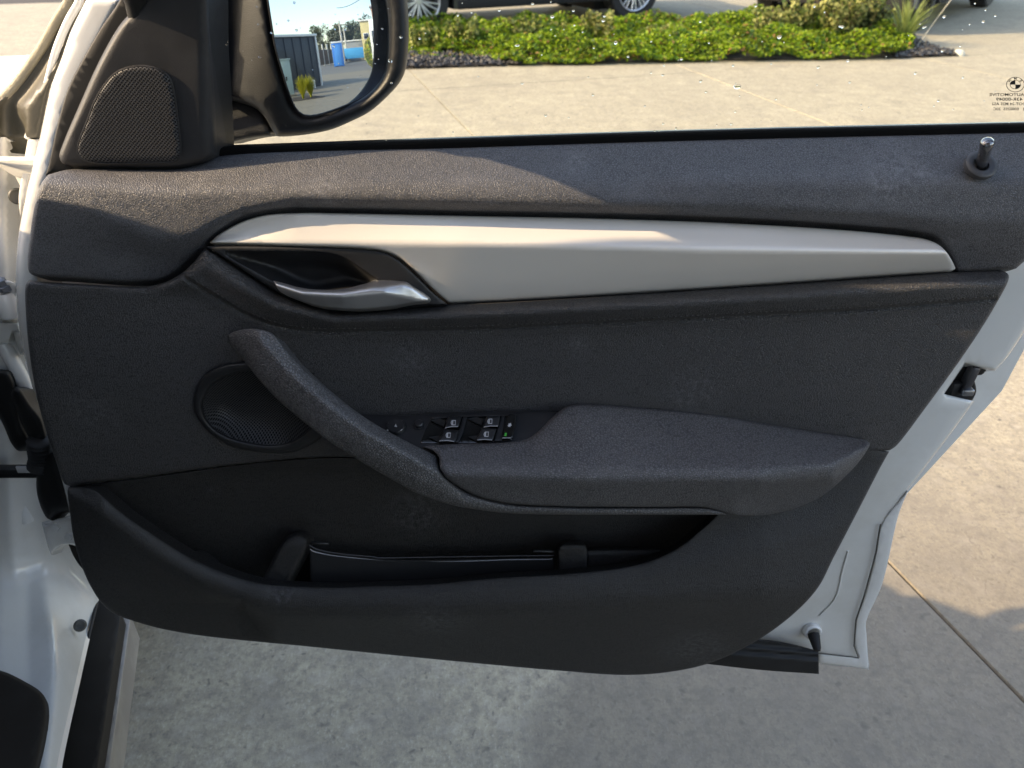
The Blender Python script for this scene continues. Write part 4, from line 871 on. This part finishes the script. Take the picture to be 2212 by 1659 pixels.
arm_m = pillow('mirror_foot', [(445,212,1),(500,216),(545,220),(556,228),(572,255),(587,284),(585,293,1),(538,299),(503,307),(478,312),(455,300,1)], lambda x, y: .80 - .02*(y-212)/90 , MB_, mroot, r=7, dr=.008, grid=10, back=.05, skirt=(0,1,-.25))
pillow('housing_shell', [(p[0]*.97+16, p[1]*.97-2, 1) for p in cr(hs_o, True, 20)], .83, MB_, mroot, r=60, dr=-.05, grid=16, back=0)
pillow('mirror_bezel', gl_o, .86, mDark, mroot, r=0, grid=30, back=.01, skirt=(0,1,-.25))
# slightly domed mirror glass, normal aimed half way between the eye and the yard behind
M0 = W(712, 118, .772); dd = Vector(ray(712, 118)).normalized(); rr_ = Vector((.60,-.80,.0)).normalized(); MN = (rr_ - dd).normalized(); MR = 1.30
MC = M0 - MN * MR
def mir_pt(x, y):                                       # sight line meets the dome
    d = Vector(ray(x, y)).normalized(); o = Vector((0,0,CAMH)) - MC; b = o.dot(d); c_ = o.dot(o) - MR*MR; t = -b - math.sqrt(b*b - c_); return Vector((0,0,CAMH)) + d*t, d
Og = cr(gl_o, True, 6); gi = Og
pts = [Og]
gx, gy = np.meshgrid(np.arange(560, 850, 9), np.arange(-100, 255, 9)); P = np.stack([gx.ravel(), gy.ravel()], 1).astype(float); P = P[inside(P, Og)]; P = P[dist(P, Og) > 3]
allp = np.concatenate([Og, P]); vo, eo, fo, _, _, _ = delaunay_2d_cdt([Vector(p) for p in allp], [(i, (i+1) % len(Og)) for i in range(len(Og))], [], 1, 1e-5)
vs = []; nr = []
for v in vo:
    p, d = mir_pt(v.x, v.y); vs.append(p); nr.append((p - MC).normalized())
fs = []
for f_ in fo:
    a, b, c_ = (vs[i] for i in f_[:3]); fs.append(tuple(f_) if (b-a).cross(c_-a).dot(MN) > 0 else tuple(f_[::-1]))
mgl = mesh('mirror_glass', vs, fs, mMir, mroot)
mgl.data.normals_split_custom_set_from_vertices([tuple(n) for n in nr])
tube('mirror_rim', [mir_pt(*p)[0] + MN*.0004 for p in Og[::2]], .0010, MB_, mroot, 6, True)
def refl(x, y):
    p, d = mir_pt(x, y); n = (p - MC).normalized(); return p, d - 2*d.dot(n)*n
def RG(x, y, z=0.):                                     # where the reflected sight line meets height z
    p, r = refl(x, y); return p + r * ((z - p.z) / r.z)
def RD(x, y, L):                                        # ... or horizontal distance L
    p, r = refl(x, y); return p + r * (L / math.hypot(r.x, r.y))
# ================================================================== THE CAR THE DOOR BELONGS TO
def cbox(nm, c, s, mat, bev=.01): return box(nm, CL(*c), s, mat, car, rzc, bev)
def Yz(x, y, z): v = (CY - y)/FPX; return (z - CAMH) * (cp + v*sp) / (-sp + v*cp)
mWetW = paint('wet_white_paint', (.72,.74,.78), amt=.2, dirt=(.5,.52,.56)); n, L, b = nodes(mWetW); v_ = texco(mWetW, (1,2.2,1))
vv = N(mWetW, 'ShaderNodeTexVoronoi'); vv.inputs['Scale'].default_value = 28; L.new(v_, vv.inputs['Vector']); nmw = bump(mWetW, mapr(mWetW, vv.outputs['Distance'], .18, .38, 1, 0), .8, .006); L.new(nmw, b.inputs['Normal']); L.new(nmw, b.inputs['Coat Normal'])
cbox('bonnet', (-.84, .64, .66), (1.60, 1.14, .66), mWetW, .07)
# painted door surround: hinge pillar flowing into the sill
jo = [(-90,296,1),(40,296,1),(120,300,1),(120,800),(200,1100),(236,1262,1),(209,1277,1),(165,1466),(121,1665),(118,1700,1),(-90,1700,1)]
xcr = lambda y: np.interp(y, [1000,1150,1244,1381,1457,1520,1600,1700], [74,84,92,114,118,114,105,94]); xed = lambda y: np.interp(y, [1000,1277,1466,1665,1700], [260,209,165,121,112])
def jY(x, y):
    z = .470 - (.085*np.clip((xed(y) - xcr(y) - 4)/75., .25, 1))*np.clip((x - xcr(y))/np.maximum(xed(y) - xcr(y), 8), 0, 1)**1.2 + .012*np.clip((60-x)/60,0,1)
    a = Yz(x, np.maximum(y, 900), z); b_ = .80 + .03*np.sin(np.clip((x-10)/90,0,1)*math.pi)*np.clip((700-y)/200,0,1) + .02*np.clip((x-xcr(y))/60.,-1,1) + .012*np.sin(y/55.)*np.clip((820-y)/300,0,1); k = .02
    return -k*np.log(np.exp(-a/k) + np.exp(-b_/k))
pillow('door_surround', jo, jY, mWhiteJ, car, r=0, grid=10, back=.01)
zz_ = lambda z: (lambda x, y: Yz(x, y, z))
pillow('sill_strip', [(209,1270,1),(236,1262,1),(263,1326,1),(240,1480),(211,1665,1),(208,1700,1),(112,1700,1),(122,1659),(165,1466)], zz_(.374), mStrip, car, r=4, dr=.004, grid=14, back=.03, skirt=(0,0,-1))
tube('sill_bead', [Vector(tuple(Wn(np.array([x]), np.array([y]), np.array([Yz(x, y, .3885)]))[0])) for x, y in [(214,1284),(169,1466),(127,1665),(118,1700)]], .0026, mRub, car, 8)
pillow('sill_edge', [(240,1300,1),(284,1333,1),(262,1490),(238,1665,1),(232,1700,1),(204,1700,1),(211,1659),(240,1470)], zz_(.345), mTan, car, r=4, dr=.004, grid=14, back=.05, skirt=(0,0,-1))
cbox('sill_underside', (-.08, -1.2, .25), (.14, 2.3, .12), mUnder, .02)
pillow('kick_trim', [(-90,1400,1),(-20,1440),(20,1455),(55,1473),(84,1491),(98,1508),(102,1535),(99,1570),(90,1620),(80,1665),(76,1700,1),(-90,1700,1)], zz_(.495), mStrip, car, r=11, dr=.012, grid=14, back=.03, skirt=(0,0,-1))
mPlug = plastic('rubber_plug', (.05,.052,.05), .5)
def plug(x, y, Y, a, b_, n_=(.3,-1,.1)):
    c = W(x, y, Y); return lathe('plug', c, n_, [(a,-.002),(a,.001),(a*.82,.0028),(a*.6,.0018),(a*.35,.0005),(.0001,.0008)], mPlug, car, 26)
plug(38, 424, .785, .0085, 1, (.5,-1,.3)); pp = W(173, 1351, Yz(173, 1351, .425) - .004); lathe('plug', pp, (.55,-.45,.75), [(.0085,-.003),(.0085,.001),(.006,.0025),(.003,.0008),(.0001,.0012)], mPlug, car, 26)
# hinges
HY = lambda a, b: (lambda x, y: a + (b - a)*np.clip((y - y.min())/max(1e-6, y.max() - y.min()), 0, 1))
pillow('hinge', [(-8,618,1),(4,607),(22,606),(36,614,1),(37,688,1),(22,694),(-8,690,1)], HY(.752,.765), mWhiteJ, car, r=4, dr=.005, grid=8, back=.03, skirt=(-.4,1,-.6))
pillow('hinge_arm', [(-8,696,1),(40,698,1),(42,716,1),(26,715,1),(18,742,1),(-8,744,1)], .768, mWhiteJ, car, r=2.5, dr=.003, grid=8, back=.03, skirt=(-.4,1,-.6))
pillow('hinge_arm', [(28,716,1),(46,716,1),(56,760,1),(44,766,1),(36,745)], .775, mWhiteJ, car, r=2.5, dr=.003, grid=8, back=.02, skirt=(-.4,1,-.6))
pillow('hinge', [(90,1128,1),(99,1134),(120,1122),(156,1114,1),(162,1150),(168,1182,1),(150,1176),(128,1180),(116,1190),(112,1200,1),(104,1182)], HY(.735,.748), mWhiteJ, car, r=4, dr=.005, grid=8, back=.03, skirt=(-.3,1,-.8))
pillow('hinge_shadow_gap', [(148,1176,1),(166,1182,1),(182,1215),(190,1240,1),(172,1222),(158,1200)], .752, mStrip, car, r=2, dr=.002, grid=8, back=.01)  # dark piece put in for the shadow in the hinge gap
lathe('hinge_bolt', W(10, 622, .755), (0,-.2,1), [(.0078,-.002),(.0078,.004),(.0052,.0045),(.0052,.011),(.003,.013),(.0001,.013)], M('hinge_bolt', (.22,.24,.27), .35, .7), car, 6)
lathe('hinge_bush', W(16, 655, .758), (0,0,1), [(.012,-.014),(.012,.012),(.0105,.014),(.0001,.014)], mWhiteJ, car, 24)
# gutter tube, cable boots, check strap
tube('gutter_edge', smooth_pts([W(-40, 700, .79), W(0, 735, .785), W(38, 800, .78), W(75, 870, .775), W(100, 920, .772), W(122, 985, .77)]), .0085, mWhite, car, 12)
tube('gutter_edge', smooth_pts([W(-40, 930, .80), W(0, 985, .80), W(40, 1060, .80), W(58, 1120, .80)]), .012, mWhite, car, 12)
pillow('cable_boot', [(-14,796,1),(4,798),(18,802),(30,822),(34,842),(38,880),(48,920),(63,950),(62,966),(42,975),(26,960),(8,920),(-14,880,1)], HY(.756,.764), mRub, car, r=12, dr=.012, grid=7, back=.02)
pillow('cable_boot', [(26,842),(34,835),(43,838),(66,872),(90,904),(102,945),(106,966,1),(70,966,1),(62,946),(46,916),(34,880),(24,856)], HY(.742,.748), mRub, car, r=12, dr=.013, grid=6, back=.02)
bl = smooth_pts([W(85, 950, .745), W(88, 985, .745), W(86, 1012, .745)], 28); tube('boot_bellows', bl, [.0125 + .0022*math.sin(i*2.0) for i in range(len(bl))], mRub, car, 14)
cap_o = [(96,984,1),(120,975),(135,1015),(148,1060),(152,1100,1),(138,1108),(124,1113),(112,1125),(102,1120),(88,1095),(79,1060),(80,1020),(88,996)]
pillow('grommet', cap_o, lambda x, y: .735 + .0*x, mRub, car, r=16, dr=.012, grid=7, back=.02)
box('check_strap', W(30, 1018, .752), (.115,.012,.014), M('check_strap_steel', (.05,.05,.052), .35, .7), car, .0, .002)
box('strap_grease', W(54, 1014, .744), (.020,.003,.010), M('grease', (.45,.45,.45), .4), car, .0, .001)
# dark corner cover and its pale weather strip at the foot of the windscreen pillar
cc_o = [(150,-60,1),(150,0),(125,41),(95,95),(55,155),(27,191),(-8,222),(-30,250),(-40,300,1),(14,305),(35,301),(85,299,1),(109,191),(134,123),(153,68),(191,0),(205,-60,1)]
pillow('corner_cover', cc_o, lambda x, y: .775 - .02*np.clip((x - np.interp(y, [0,41,95,155,191,226,300],[165,140,110,75,50,20,20]))/40., -1, 1)**2, plastic('weathered_cover', (.06,.055,.04), .40, .0003, 700), car, r=9, dr=.010, grid=9, back=.03)
sealp = [W(x, y, .775) for x, y in [(165,-60),(150,0),(125,41),(95,95),(55,155),(27,191),(-8,226)]]
tube('weather_strip', smooth_pts(sealp, 50), .0045, plastic('pale_weather_strip', (.30,.27,.20), .55, .0015, 260), car, 10)
tube('pillar_bead', smooth_pts([W(x, y, .762) for x, y in [(185,-60),(172,0),(150,40),(132,80),(118,120),(100,190),(78,250),(60,298)]], 40), .0035, mWhite, car, 8)
pillow('jamb_fold', [(60,300,1),(84,300,1),(66,380),(50,450),(44,470,1),(40,430),(48,370)], .758, mWhite, car, r=4, dr=.003, grid=8, back=.02)
# rest of the body, mostly behind and beside the viewer: it throws the shade
cbox('rear_quarter', (-.88, -2.35, .66), (1.70, 2.3, .80), mWhite, .08)
cbox('far_side', (-1.70, -.6, .66), (.08, 1.6, .72), mWhite, .03)
cbox('floor', (-.85, -.55, .30), (1.5, 1.4, .10), mDark, .01)
cbox('dashboard', (-.86, -.16, .86), (1.48, .64, .36), mBez, .07)
cbox('instrument_hood', (-.46, -.30, 1.08), (.46, .26, .20), mBez, .05)
wr = tube('steering_wheel', [CL(-.46 + .185*math.cos(t), -.52 - .06*math.sin(t), .93 + .175*math.sin(t)) for t in np.linspace(0, 2*math.pi, 40, endpoint=False)], .015, mRub, car, 10, True)
tube('spoke', [CL(-.64, -.52, .93), CL(-.46, -.50, .92), CL(-.28, -.52, .93)], [.012,.04,.012], mRub, wr, 8)
cbox('front_seat', (-.48, -.72, .52), (.52, .50, .20), mRub, .06); cbox('front_seat_back', (-.50, -1.05, .86), (.50, .16, .66), mRub, .06); cbox('head_rest', (-.50, -1.10, 1.28), (.26,.10,.18), mRub, .04)
cbox('front_seat', (-1.18, -.72, .52), (.52, .50, .20), mRub, .06); cbox('front_seat_back', (-1.18, -1.05, .86), (.50, .16, .66), mRub, .06); cbox('head_rest', (-1.18, -1.10, 1.28), (.26,.10,.18), mRub, .04)
pil = smooth_pts([CL(-.01,-.16,.99), CL(-.01,-.24,1.05), CL(-.02,-.30,1.15), CL(-.03,-.345,1.25), CL(-.05,-.372,1.37), CL(-.07,-.41,1.50), CL(-.12,-.55,1.58), CL(-.18,-1.0,1.60), CL(-.18,-1.8,1.60), CL(-.16,-2.5,1.52)], 60)
tube('roof_rail', pil, [.07]*5+[.075]*26+[.06]*40, mWhite, car, 10)
tube('roof_rail', [p + (CL(-1.44,0,0)-CL(0,0,0)) for p in smooth_pts([CL(0,-.10,1.00), CL(-.04,-.4,1.24), CL(-.10,-.66,1.43), CL(-.16,-1.0,1.50), CL(-.16,-1.8,1.52), CL(-.16,-2.5,1.46)], 60)], .045, mWhite, car, 10)
rv = []; rf = []
for i, (y0, z0) in enumerate(((-.55,1.53),(-.9,1.60),(-1.4,1.63),(-2.0,1.63),(-2.6,1.57),(-3.0,1.36),(-3.35,1.02))):
    for k in range(9):
        t = k/8; x = -.15 - 1.40*t; bow = 4*t*(1-t); rv.append(CL(x, y0 + (.16*bow if i == 0 else 0), z0 + .035*bow))
for i in range(6):
    for k in range(8): rf.append((i*9+k, i*9+k+1, (i+1)*9+k+1, (i+1)*9+k))
ro = mesh('roof', rv, rf, mWhite, car); md = ro.modifiers.new('s', 'SOLIDIFY'); md.thickness = .035
wv_ = []; wf_ = []
for i in range(5):
    for k in range(9):
        t = k/8; s = i/4; bow = 4*t*(1-t); wv_.append(CL(-.06 - .10*s - (1.50-.10*s)*t, (.05 + .18*bow)*(1-s) + (-.62+.16*bow)*s, 1.0 + (.43+.035*bow)*s + .02*math.sin(s*math.pi)))
for i in range(4):
    for k in range(8): wf_.append((i*9+k, i*9+k+1, (i+1)*9+k+1, (i+1)*9+k))
mesh('windscreen', wv_, wf_, thin_glass('windscreen_glass', (.8,.85,.82)), car)
for y in (-1.12,): 
    for x in (-.06, -1.66): tube('centre_pillar', [CL(x, y, .3), CL(x, y, 1.0), CL(x + (-.10 if x > -1 else .10), y - .06, 1.50)], .055, mWhite, car, 8)
for (x, y) in ((-.10, .62), (-1.56, .62), (-.12, -2.12), (-1.54, -2.12)):
    s_ = 1 if x > -1 else -1; wheel(CL(x + s_*.02, y, .345), Rc*s_, .345, car, 7); 
cbox('wheel_well', (-.03, .62, .40), (.05,.78,.56), mDark, .05); cbox('wheel_well', (-.05, -2.12, .40), (.05,.78,.56), mDark, .05)

for x, y, Y in ((120,1140,.735),(148,1160,.728),(20,600,.79)):
    lathe('bolt_head', W(x, y, Y), (0,-1,.3), [(.0052,-.004),(.0052,.002),(.0030,.0026),(.0001,.0026)], mWhiteJ, car, 6)
tube('seam_bead', smooth_pts([W(8,330,.806),(W(16,420,.812)),(W(12,520,.815)),(W(2,580,.812))]), .0018, mSeal, car, 6)
tube('seam_bead', smooth_pts([W(70,1180,.80),W(85,1235,.795),W(100,1290,.79)]), .0012, mSeal, car, 6)
# ================================================================== THE YARD BEHIND THE VIEWER (seen in the wing mirror)
hp = lambda p, L: math.hypot(p.x, p.y)
def base(x, y): return RG(x, y, 0.)
def topz(x, ytop, P):                                   # height that reaches picture row ytop above ground point P
    p, r = refl(x, ytop); Lh = math.hypot(P.x - p.x, P.y - p.y); return p.z + r.z/math.hypot(r.x, r.y)*Lh
def face(P): a = Vector((-.2, .77, 0)) - P; return math.atan2(a.y, a.x)
wallA = base(695, 185); wallB = wallA + Vector((-1.9, .25, 0)) * 1.0; hW = topz(690, 76, wallA)
dk = empty('dark_shed', (wallA + wallB)/2, 'dark grey steel shed with white trim at the left of the wing mirror', 'shed')
dv = (wallB - wallA).normalized(); nrm = Vector((-dv.y, dv.x, 0)); nrm = nrm if nrm.dot(wallA) > 0 else -nrm
mShed = M('charcoal_cladding', (.035,.038,.045), .5)
Lw = 5.5; rzw = math.atan2(dv.y, dv.x)
box('wall', wallA + dv*Lw/2 + nrm*1.2 + Vector((0,0,hW/2)), (Lw, 2.4, hW), mShed, dk, rzw, .01)
box('roof_trim', wallA + dv*Lw/2 - nrm*.03 + Vector((0,0,hW+.02)), (Lw+.1, .12, .09), mWhite, dk, rzw, .01)
box('corner_post', wallA - nrm*.02 + Vector((0,0,hW/2)), (.07, .07, hW), mWhite, dk, rzw, .01)
for k in range(12): box('cladding_rib', wallA + dv*(.35+k*.42) - nrm*.012 + Vector((0,0,hW/2)), (.05,.03,hW-.1), mShed, dk, rzw, .006)
cb0 = base(634, 207); cbx = empty('utility_cabinet', cb0, 'pale green metal utility cabinet in front of the dark shed', 'cabinet'); hc = topz(634, 128, cb0); wC = hc*.62
mCab = paint('pale_green_steel', (.42,.52,.46), amt=.2, coat=.2)
rc_ = rzw + .35; box('cabinet_case', cb0 + Vector((-wC*.5,-.1,hc/2)), (wC, wC*.6, hc), mCab, cbx, rc_, .012); box('cabinet_lid', cb0 + Vector((-wC*.5,-.1,hc+.015)), (wC+.06, wC*.6+.06, .04), mCab, cbx, rc_, .012)
box('plinth', cb0 + Vector((-wC*.5,-.1,.03)), (wC+.12, wC*.6+.12, .07), mCon, cbx, rc_, .012); box('door_handle', cb0 + Vector((-wC*.35,wC*.22,hc*.5)), (.03,.04,.12), mRub, cbx, rc_, .005)
gb = base(668, 212); mb = structure(mesh('planting_strip', [tuple(gb + Vector(q)) for q in ((-.9,-.55,.012),(.45,-.75,.012),(.40,.35,.012),(-.7,.30,.012))], [(0,1,2,3)], mMul, None, False))
mYG = leafmat('yellow_grass', (.42,.40,.04), .3)
for dx, dy, lb in ((-.22,.02,'left yellow green grass clump by the utility cabinet, in the mirror'), (.14,-.10,'right yellow green grass clump at the shed corner, in the mirror')):
    c = gb + Vector((dx, dy, .01)); t = empty('grass_clump', c, lb, 'grass clump', 'ornamental grasses in the mirror'); blades('leaf_blades', c, 320, .72, .26, mYG, t, .009, .3)
bo = base(680, 190); bl_ = tube('bollard', [bo, bo + Vector((0,0,topz(680,172,bo)))], .05, mWhite, None, 14); tag(bl_, 'short white bollard behind the yellow grass', 'bollard')
def place(x, y0, L):
    p, r = refl(x, y0); h = math.hypot(r.x, r.y); return Vector((p.x + r.x/h*L, p.y + r.y/h*L, 0))
def hgt(x, y, L):
    p, r = refl(x, y); return max(.3, p.z + r.z/math.hypot(r.x, r.y)*L)
# trees
mBark = M('gum_bark', (.20,.17,.13), .85); mGum = [leafmat('gum_leaf', (.10,.12,.045), .2), leafmat('gum_leaf_dark', (.045,.06,.025), .2), leafmat('gum_leaf_brown', (.16,.13,.07), .2)]
tl = [(606,92,60,'round topped tree showing just above the shed roof'),(676,74,62,'small dense tree beside the shed corner'),(700,52,80,'broad gum tree, leftmost of the tall row'),(722,58,84,'gum tree with a lower crown, second in the tall row'),(741,46,86,'tall gum tree behind the first power pole'),(760,42,88,'tall gum tree in the middle of the row'),(778,40,90,'sparse topped gum tree with crown standing above the row'),(796,34,84,'round crowned gum tree left of the orange building'),(812,44,92,'gum tree partly behind the orange building'),(840,60,95,'gum tree at the right end of the row')]
for x, yt, L_, lb in tl:
    b_ = place(x, 118, L_); h = hgt(x, yt, L_); r_ = h*.33; t = empty('gum_tree', b_, lb, 'tree', 'row of gum trees across the yard')
    st = [tubeM([b_, b_ + Vector((.2,0,h*.35)), b_ + Vector((-.1,.2,h*.8))], [h*.028, h*.02, h*.006], 8)]
    cs = []
    for k in range(13):
        a = rng.uniform(0,6.28); e = r_*rng.uniform(.15,.95); zc = h*rng.uniform(.38,.93); cs.append((b_ + Vector((math.cos(a)*e*(1.25-zc/h*.6), math.sin(a)*e, zc)), r_*rng.uniform(.26,.5)))
        st.append(tubeM([b_ + Vector((0,0,zc*.55)), cs[-1][0]], [h*.008, h*.002], 5))
    LP = np.concatenate([np.array(tuple(c_)) + (lambda q: q/np.linalg.norm(q, axis=1, keepdims=True)*rng.uniform(.45,1,(len(q),1)))(rng.normal(size=(150,3)))*rr for c_, rr in cs])
    v, f = join(st); mesh('trunk', v, f, mBark, t); stuff(leaves('crown', LP, h*.045, mGum, [.5,.3,.2], t, .1, .6))
# fence with posts, toilet, banner, poles
fa, fb = place(688, 118, 46), place(785, 118, 66); fe = empty('yard_fence', fa, 'brown mesh yard fence on pale posts in front of the gum trees', 'fence'); n_ = 13; d_ = (fb - fa)/n_
mFn = M('brown_fence', (.15,.11,.08), .9)
for k in range(n_ + 1): box('post', fa + d_*k + Vector((0,0,1.2)), (.16,.16,2.4), mSeal, fe, 0, .02)
for k in range(n_): box('panel', fa + d_*(k+.5) + Vector((0,0,.95)), (d_.length-.2,.05,1.7), mFn, fe, math.atan2(d_.y, d_.x), .01)
tb = place(730, 118, 40); te = empty('portable_toilet', tb, 'bright blue portable toilet by the yard fence', 'toilet'); mBl = M('blue_plastic', (.03,.20,.62), .4); rt = face(tb)
box('cabin', tb + Vector((0,0,1.1)), (1.1,1.1,2.2), mBl, te, rt, .05); box('roof', tb + Vector((0,0,2.27)), (1.18,1.18,.16), M('pale_plastic', (.7,.75,.8), .5), te, rt, .05); box('door', tb + Vector((math.cos(rt)*.56, math.sin(rt)*.56, 1.05)), (.03,.7,1.9), M('blue_door', (.05,.27,.70), .4), te, rt, .01)
bn = place(761, 118, 52); bo_ = box('banner', bn + Vector((0,0,1.1)), (3.2,.06,1.3), M('blue_banner', (.06,.42,.78), .5), None, face(bn) + math.pi/2, .01); tag(bo_, 'light blue banner on the fence right of the toilet', 'banner')
for x, yt, L_, lb in ((742,44,48,'tall pale power pole left of the blue banner'),(750,58,56,'shorter power pole just right of the tall one')):
    b_ = place(x, 118, L_); h = hgt(x-3, yt, L_); pe = empty('power_pole', b_, lb, 'pole', 'power poles in the mirror'); tube('shaft', [b_, b_ + Vector((0,0,h))], [.16,.09], mSeal, pe, 10); box('crossarm', b_ + Vector((0,0,h-.5)), (1.8,.1,.12), mBark, pe, .6, .01)
w0 = place(742,118,48) + Vector((0,0,6.3)); w1 = place(842,118,30) + Vector((0,0,6.0)); wi = tube('power_line', [w0 + (w1-w0)*t + Vector((0,0,-2*t*(1-t))) for t in np.linspace(0,1,14)], .03, mRub, None, 5); tag(wi, 'thin black power line running right from the pole', 'cable')
def block(nm, x, L_, yt, w_, dep, mat, label, cat):
    b_ = place(x, 118, L_); h = hgt(x, yt, L_); r_ = face(b_); e = empty(nm, b_, label, cat); box('wall', b_ + Vector((0,0,h/2)), (dep,w_,h), mat, e, r_, .03)
    return e, b_, h, r_
e, b_, h, r_ = block('grey_shed', 783, 60, 88, 5, 5, M('grey_shed', (.30,.32,.34), .6), 'small grey shed between banner and green hedge', 'shed'); box('roof', b_ + Vector((0,0,h+.08)), (5.4,5.4,.18), mWhite, e, r_, .03)
e, b_, h, r_ = block('factory', 829, 60, 46, 6, 8, M('cream_render', (.62,.52,.26), .8), 'cream factory building at the right of the mirror', 'building')
nv = Vector((math.cos(r_), math.sin(r_), 0)); tv = Vector((-nv.y, nv.x, 0))
for k in range(-2, 3):
    for z in (.25, .62): wn = box('window', b_ + nv*4.02 + tv*k*1.15 + Vector((0,0,h*z)), (.08,.8,h*.16), mWhite, e, r_, .01); box('pane', b_ + nv*4.07 + tv*k*1.15 + Vector((0,0,h*z)), (.03,.66,h*.16-.16), mCarGlass, wn, r_, .005)
box('roof', b_ + Vector((0,0,h+.1)), (8.4,6.4,.2), mWhite, e, r_, .02)
e, b_, h, r_ = block('brick_annex', 846, 40, 16, 3, 5, M('orange_brick', (.42,.17,.06), .85), 'tall orange brick annex at the right rim of the mirror', 'building'); box('roof', b_ + Vector((0,0,h+.1)), (5.4,3.4,.2), mWhite, e, r_, .02)
# hedge and truck
b_ = place(806, 118, 26); hh_ = hgt(806, 82, 26); hd = empty('tall_shrub', b_, 'tall yellow green shrub left of the white truck', 'shrub'); q = rng.normal(size=(2200,3)); q /= np.linalg.norm(q, axis=1, keepdims=True); q *= rng.uniform(.5,1,(2200,1))*np.array([.6,.6,hh_*.5]); q += np.array([b_.x, b_.y, hh_*.5+.1])
tube('trunk', [b_, b_ + Vector((0,0,hh_*.6))], .06, mBark, hd, 6); stuff(leaves('foliage', q, .22, [mYG, mLf[0], mSh[1]], [.4,.3,.3], hd, .1))
b_ = place(838, 118, 24); tk = empty('white_truck', b_, 'white truck parked at the right rim of the mirror', 'truck'); r_ = face(b_) ; nv = Vector((math.cos(r_), math.sin(r_), 0)); tv = Vector((-nv.y, nv.x, 0)); b_ = b_ - nv*1.2
box('cab', b_ + Vector((0,0,1.55)), (1.8,2.1,2.0), mWhite, tk, r_, .12); box('windscreen', b_ + nv*.91 + Vector((0,0,1.95)), (.04,1.8,.75), mCarGlass, tk, r_, .01); box('bumper', b_ + nv*.95 + Vector((0,0,.55)), (.16,2.1,.3), mRub, tk, r_, .03); box('cargo_box', b_ - nv*3.2 + Vector((0,0,1.9)), (4.4,2.2,2.5), mWhite, tk, r_, .05)
for s_ in (-1, 1):
    wheel(b_ + tv*s_*.95 + Vector((0,0,.42)), tv*s_, .42, tk, 6); wheel(b_ - nv*4 + tv*s_*.95 + Vector((0,0,.42)), tv*s_, .42, tk, 6); box('headlight', b_ + nv*.96 + tv*s_*.75 + Vector((0,0,.85)), (.05,.32,.2), M('truck_lamp', (.6,.6,.6), .1, coat=1), tk, r_, .02)

# ================================================================== ADDED OUT OF VIEW TO DIM THE DOOR LINING
wk = empty('light_blocker', (-3.4, -5.2, 0), 'added brown building out of view behind the white car, dims the door lining', 'building'); mBr = paint('brown_cladding', (.085,.06,.045), coat=.1, amt=.3, rough=.7)  # added building, keeps light from behind off the front of the lining
box('wall', (-3.4, -4.3, 2.5), (9.2, 4.0, 5.0), mBr, wk, 0, .02); box('roof', (-3.4, -4.3, 5.05), (9.6, 4.4, .14), mShed, wk, 0, .02)
rd = box('roller_door', (-3.2, -2.28, 1.5), (3.6, .06, 3.0), mShed, wk, 0, .01)
for k in range(14): box('slat', (-3.2, -2.235, .12+k*.21), (3.5, .03, .18), mShed, rd, 0, .012)
vehicle(Vector((3.6, 2.6, 0)), (.25, -.97, 0), 'dark car added out of view to the right of the open door, dims its lining', wid=1.86, h=1.7, ns=8)  # added unseen car, cuts the light reaching the lining from the right
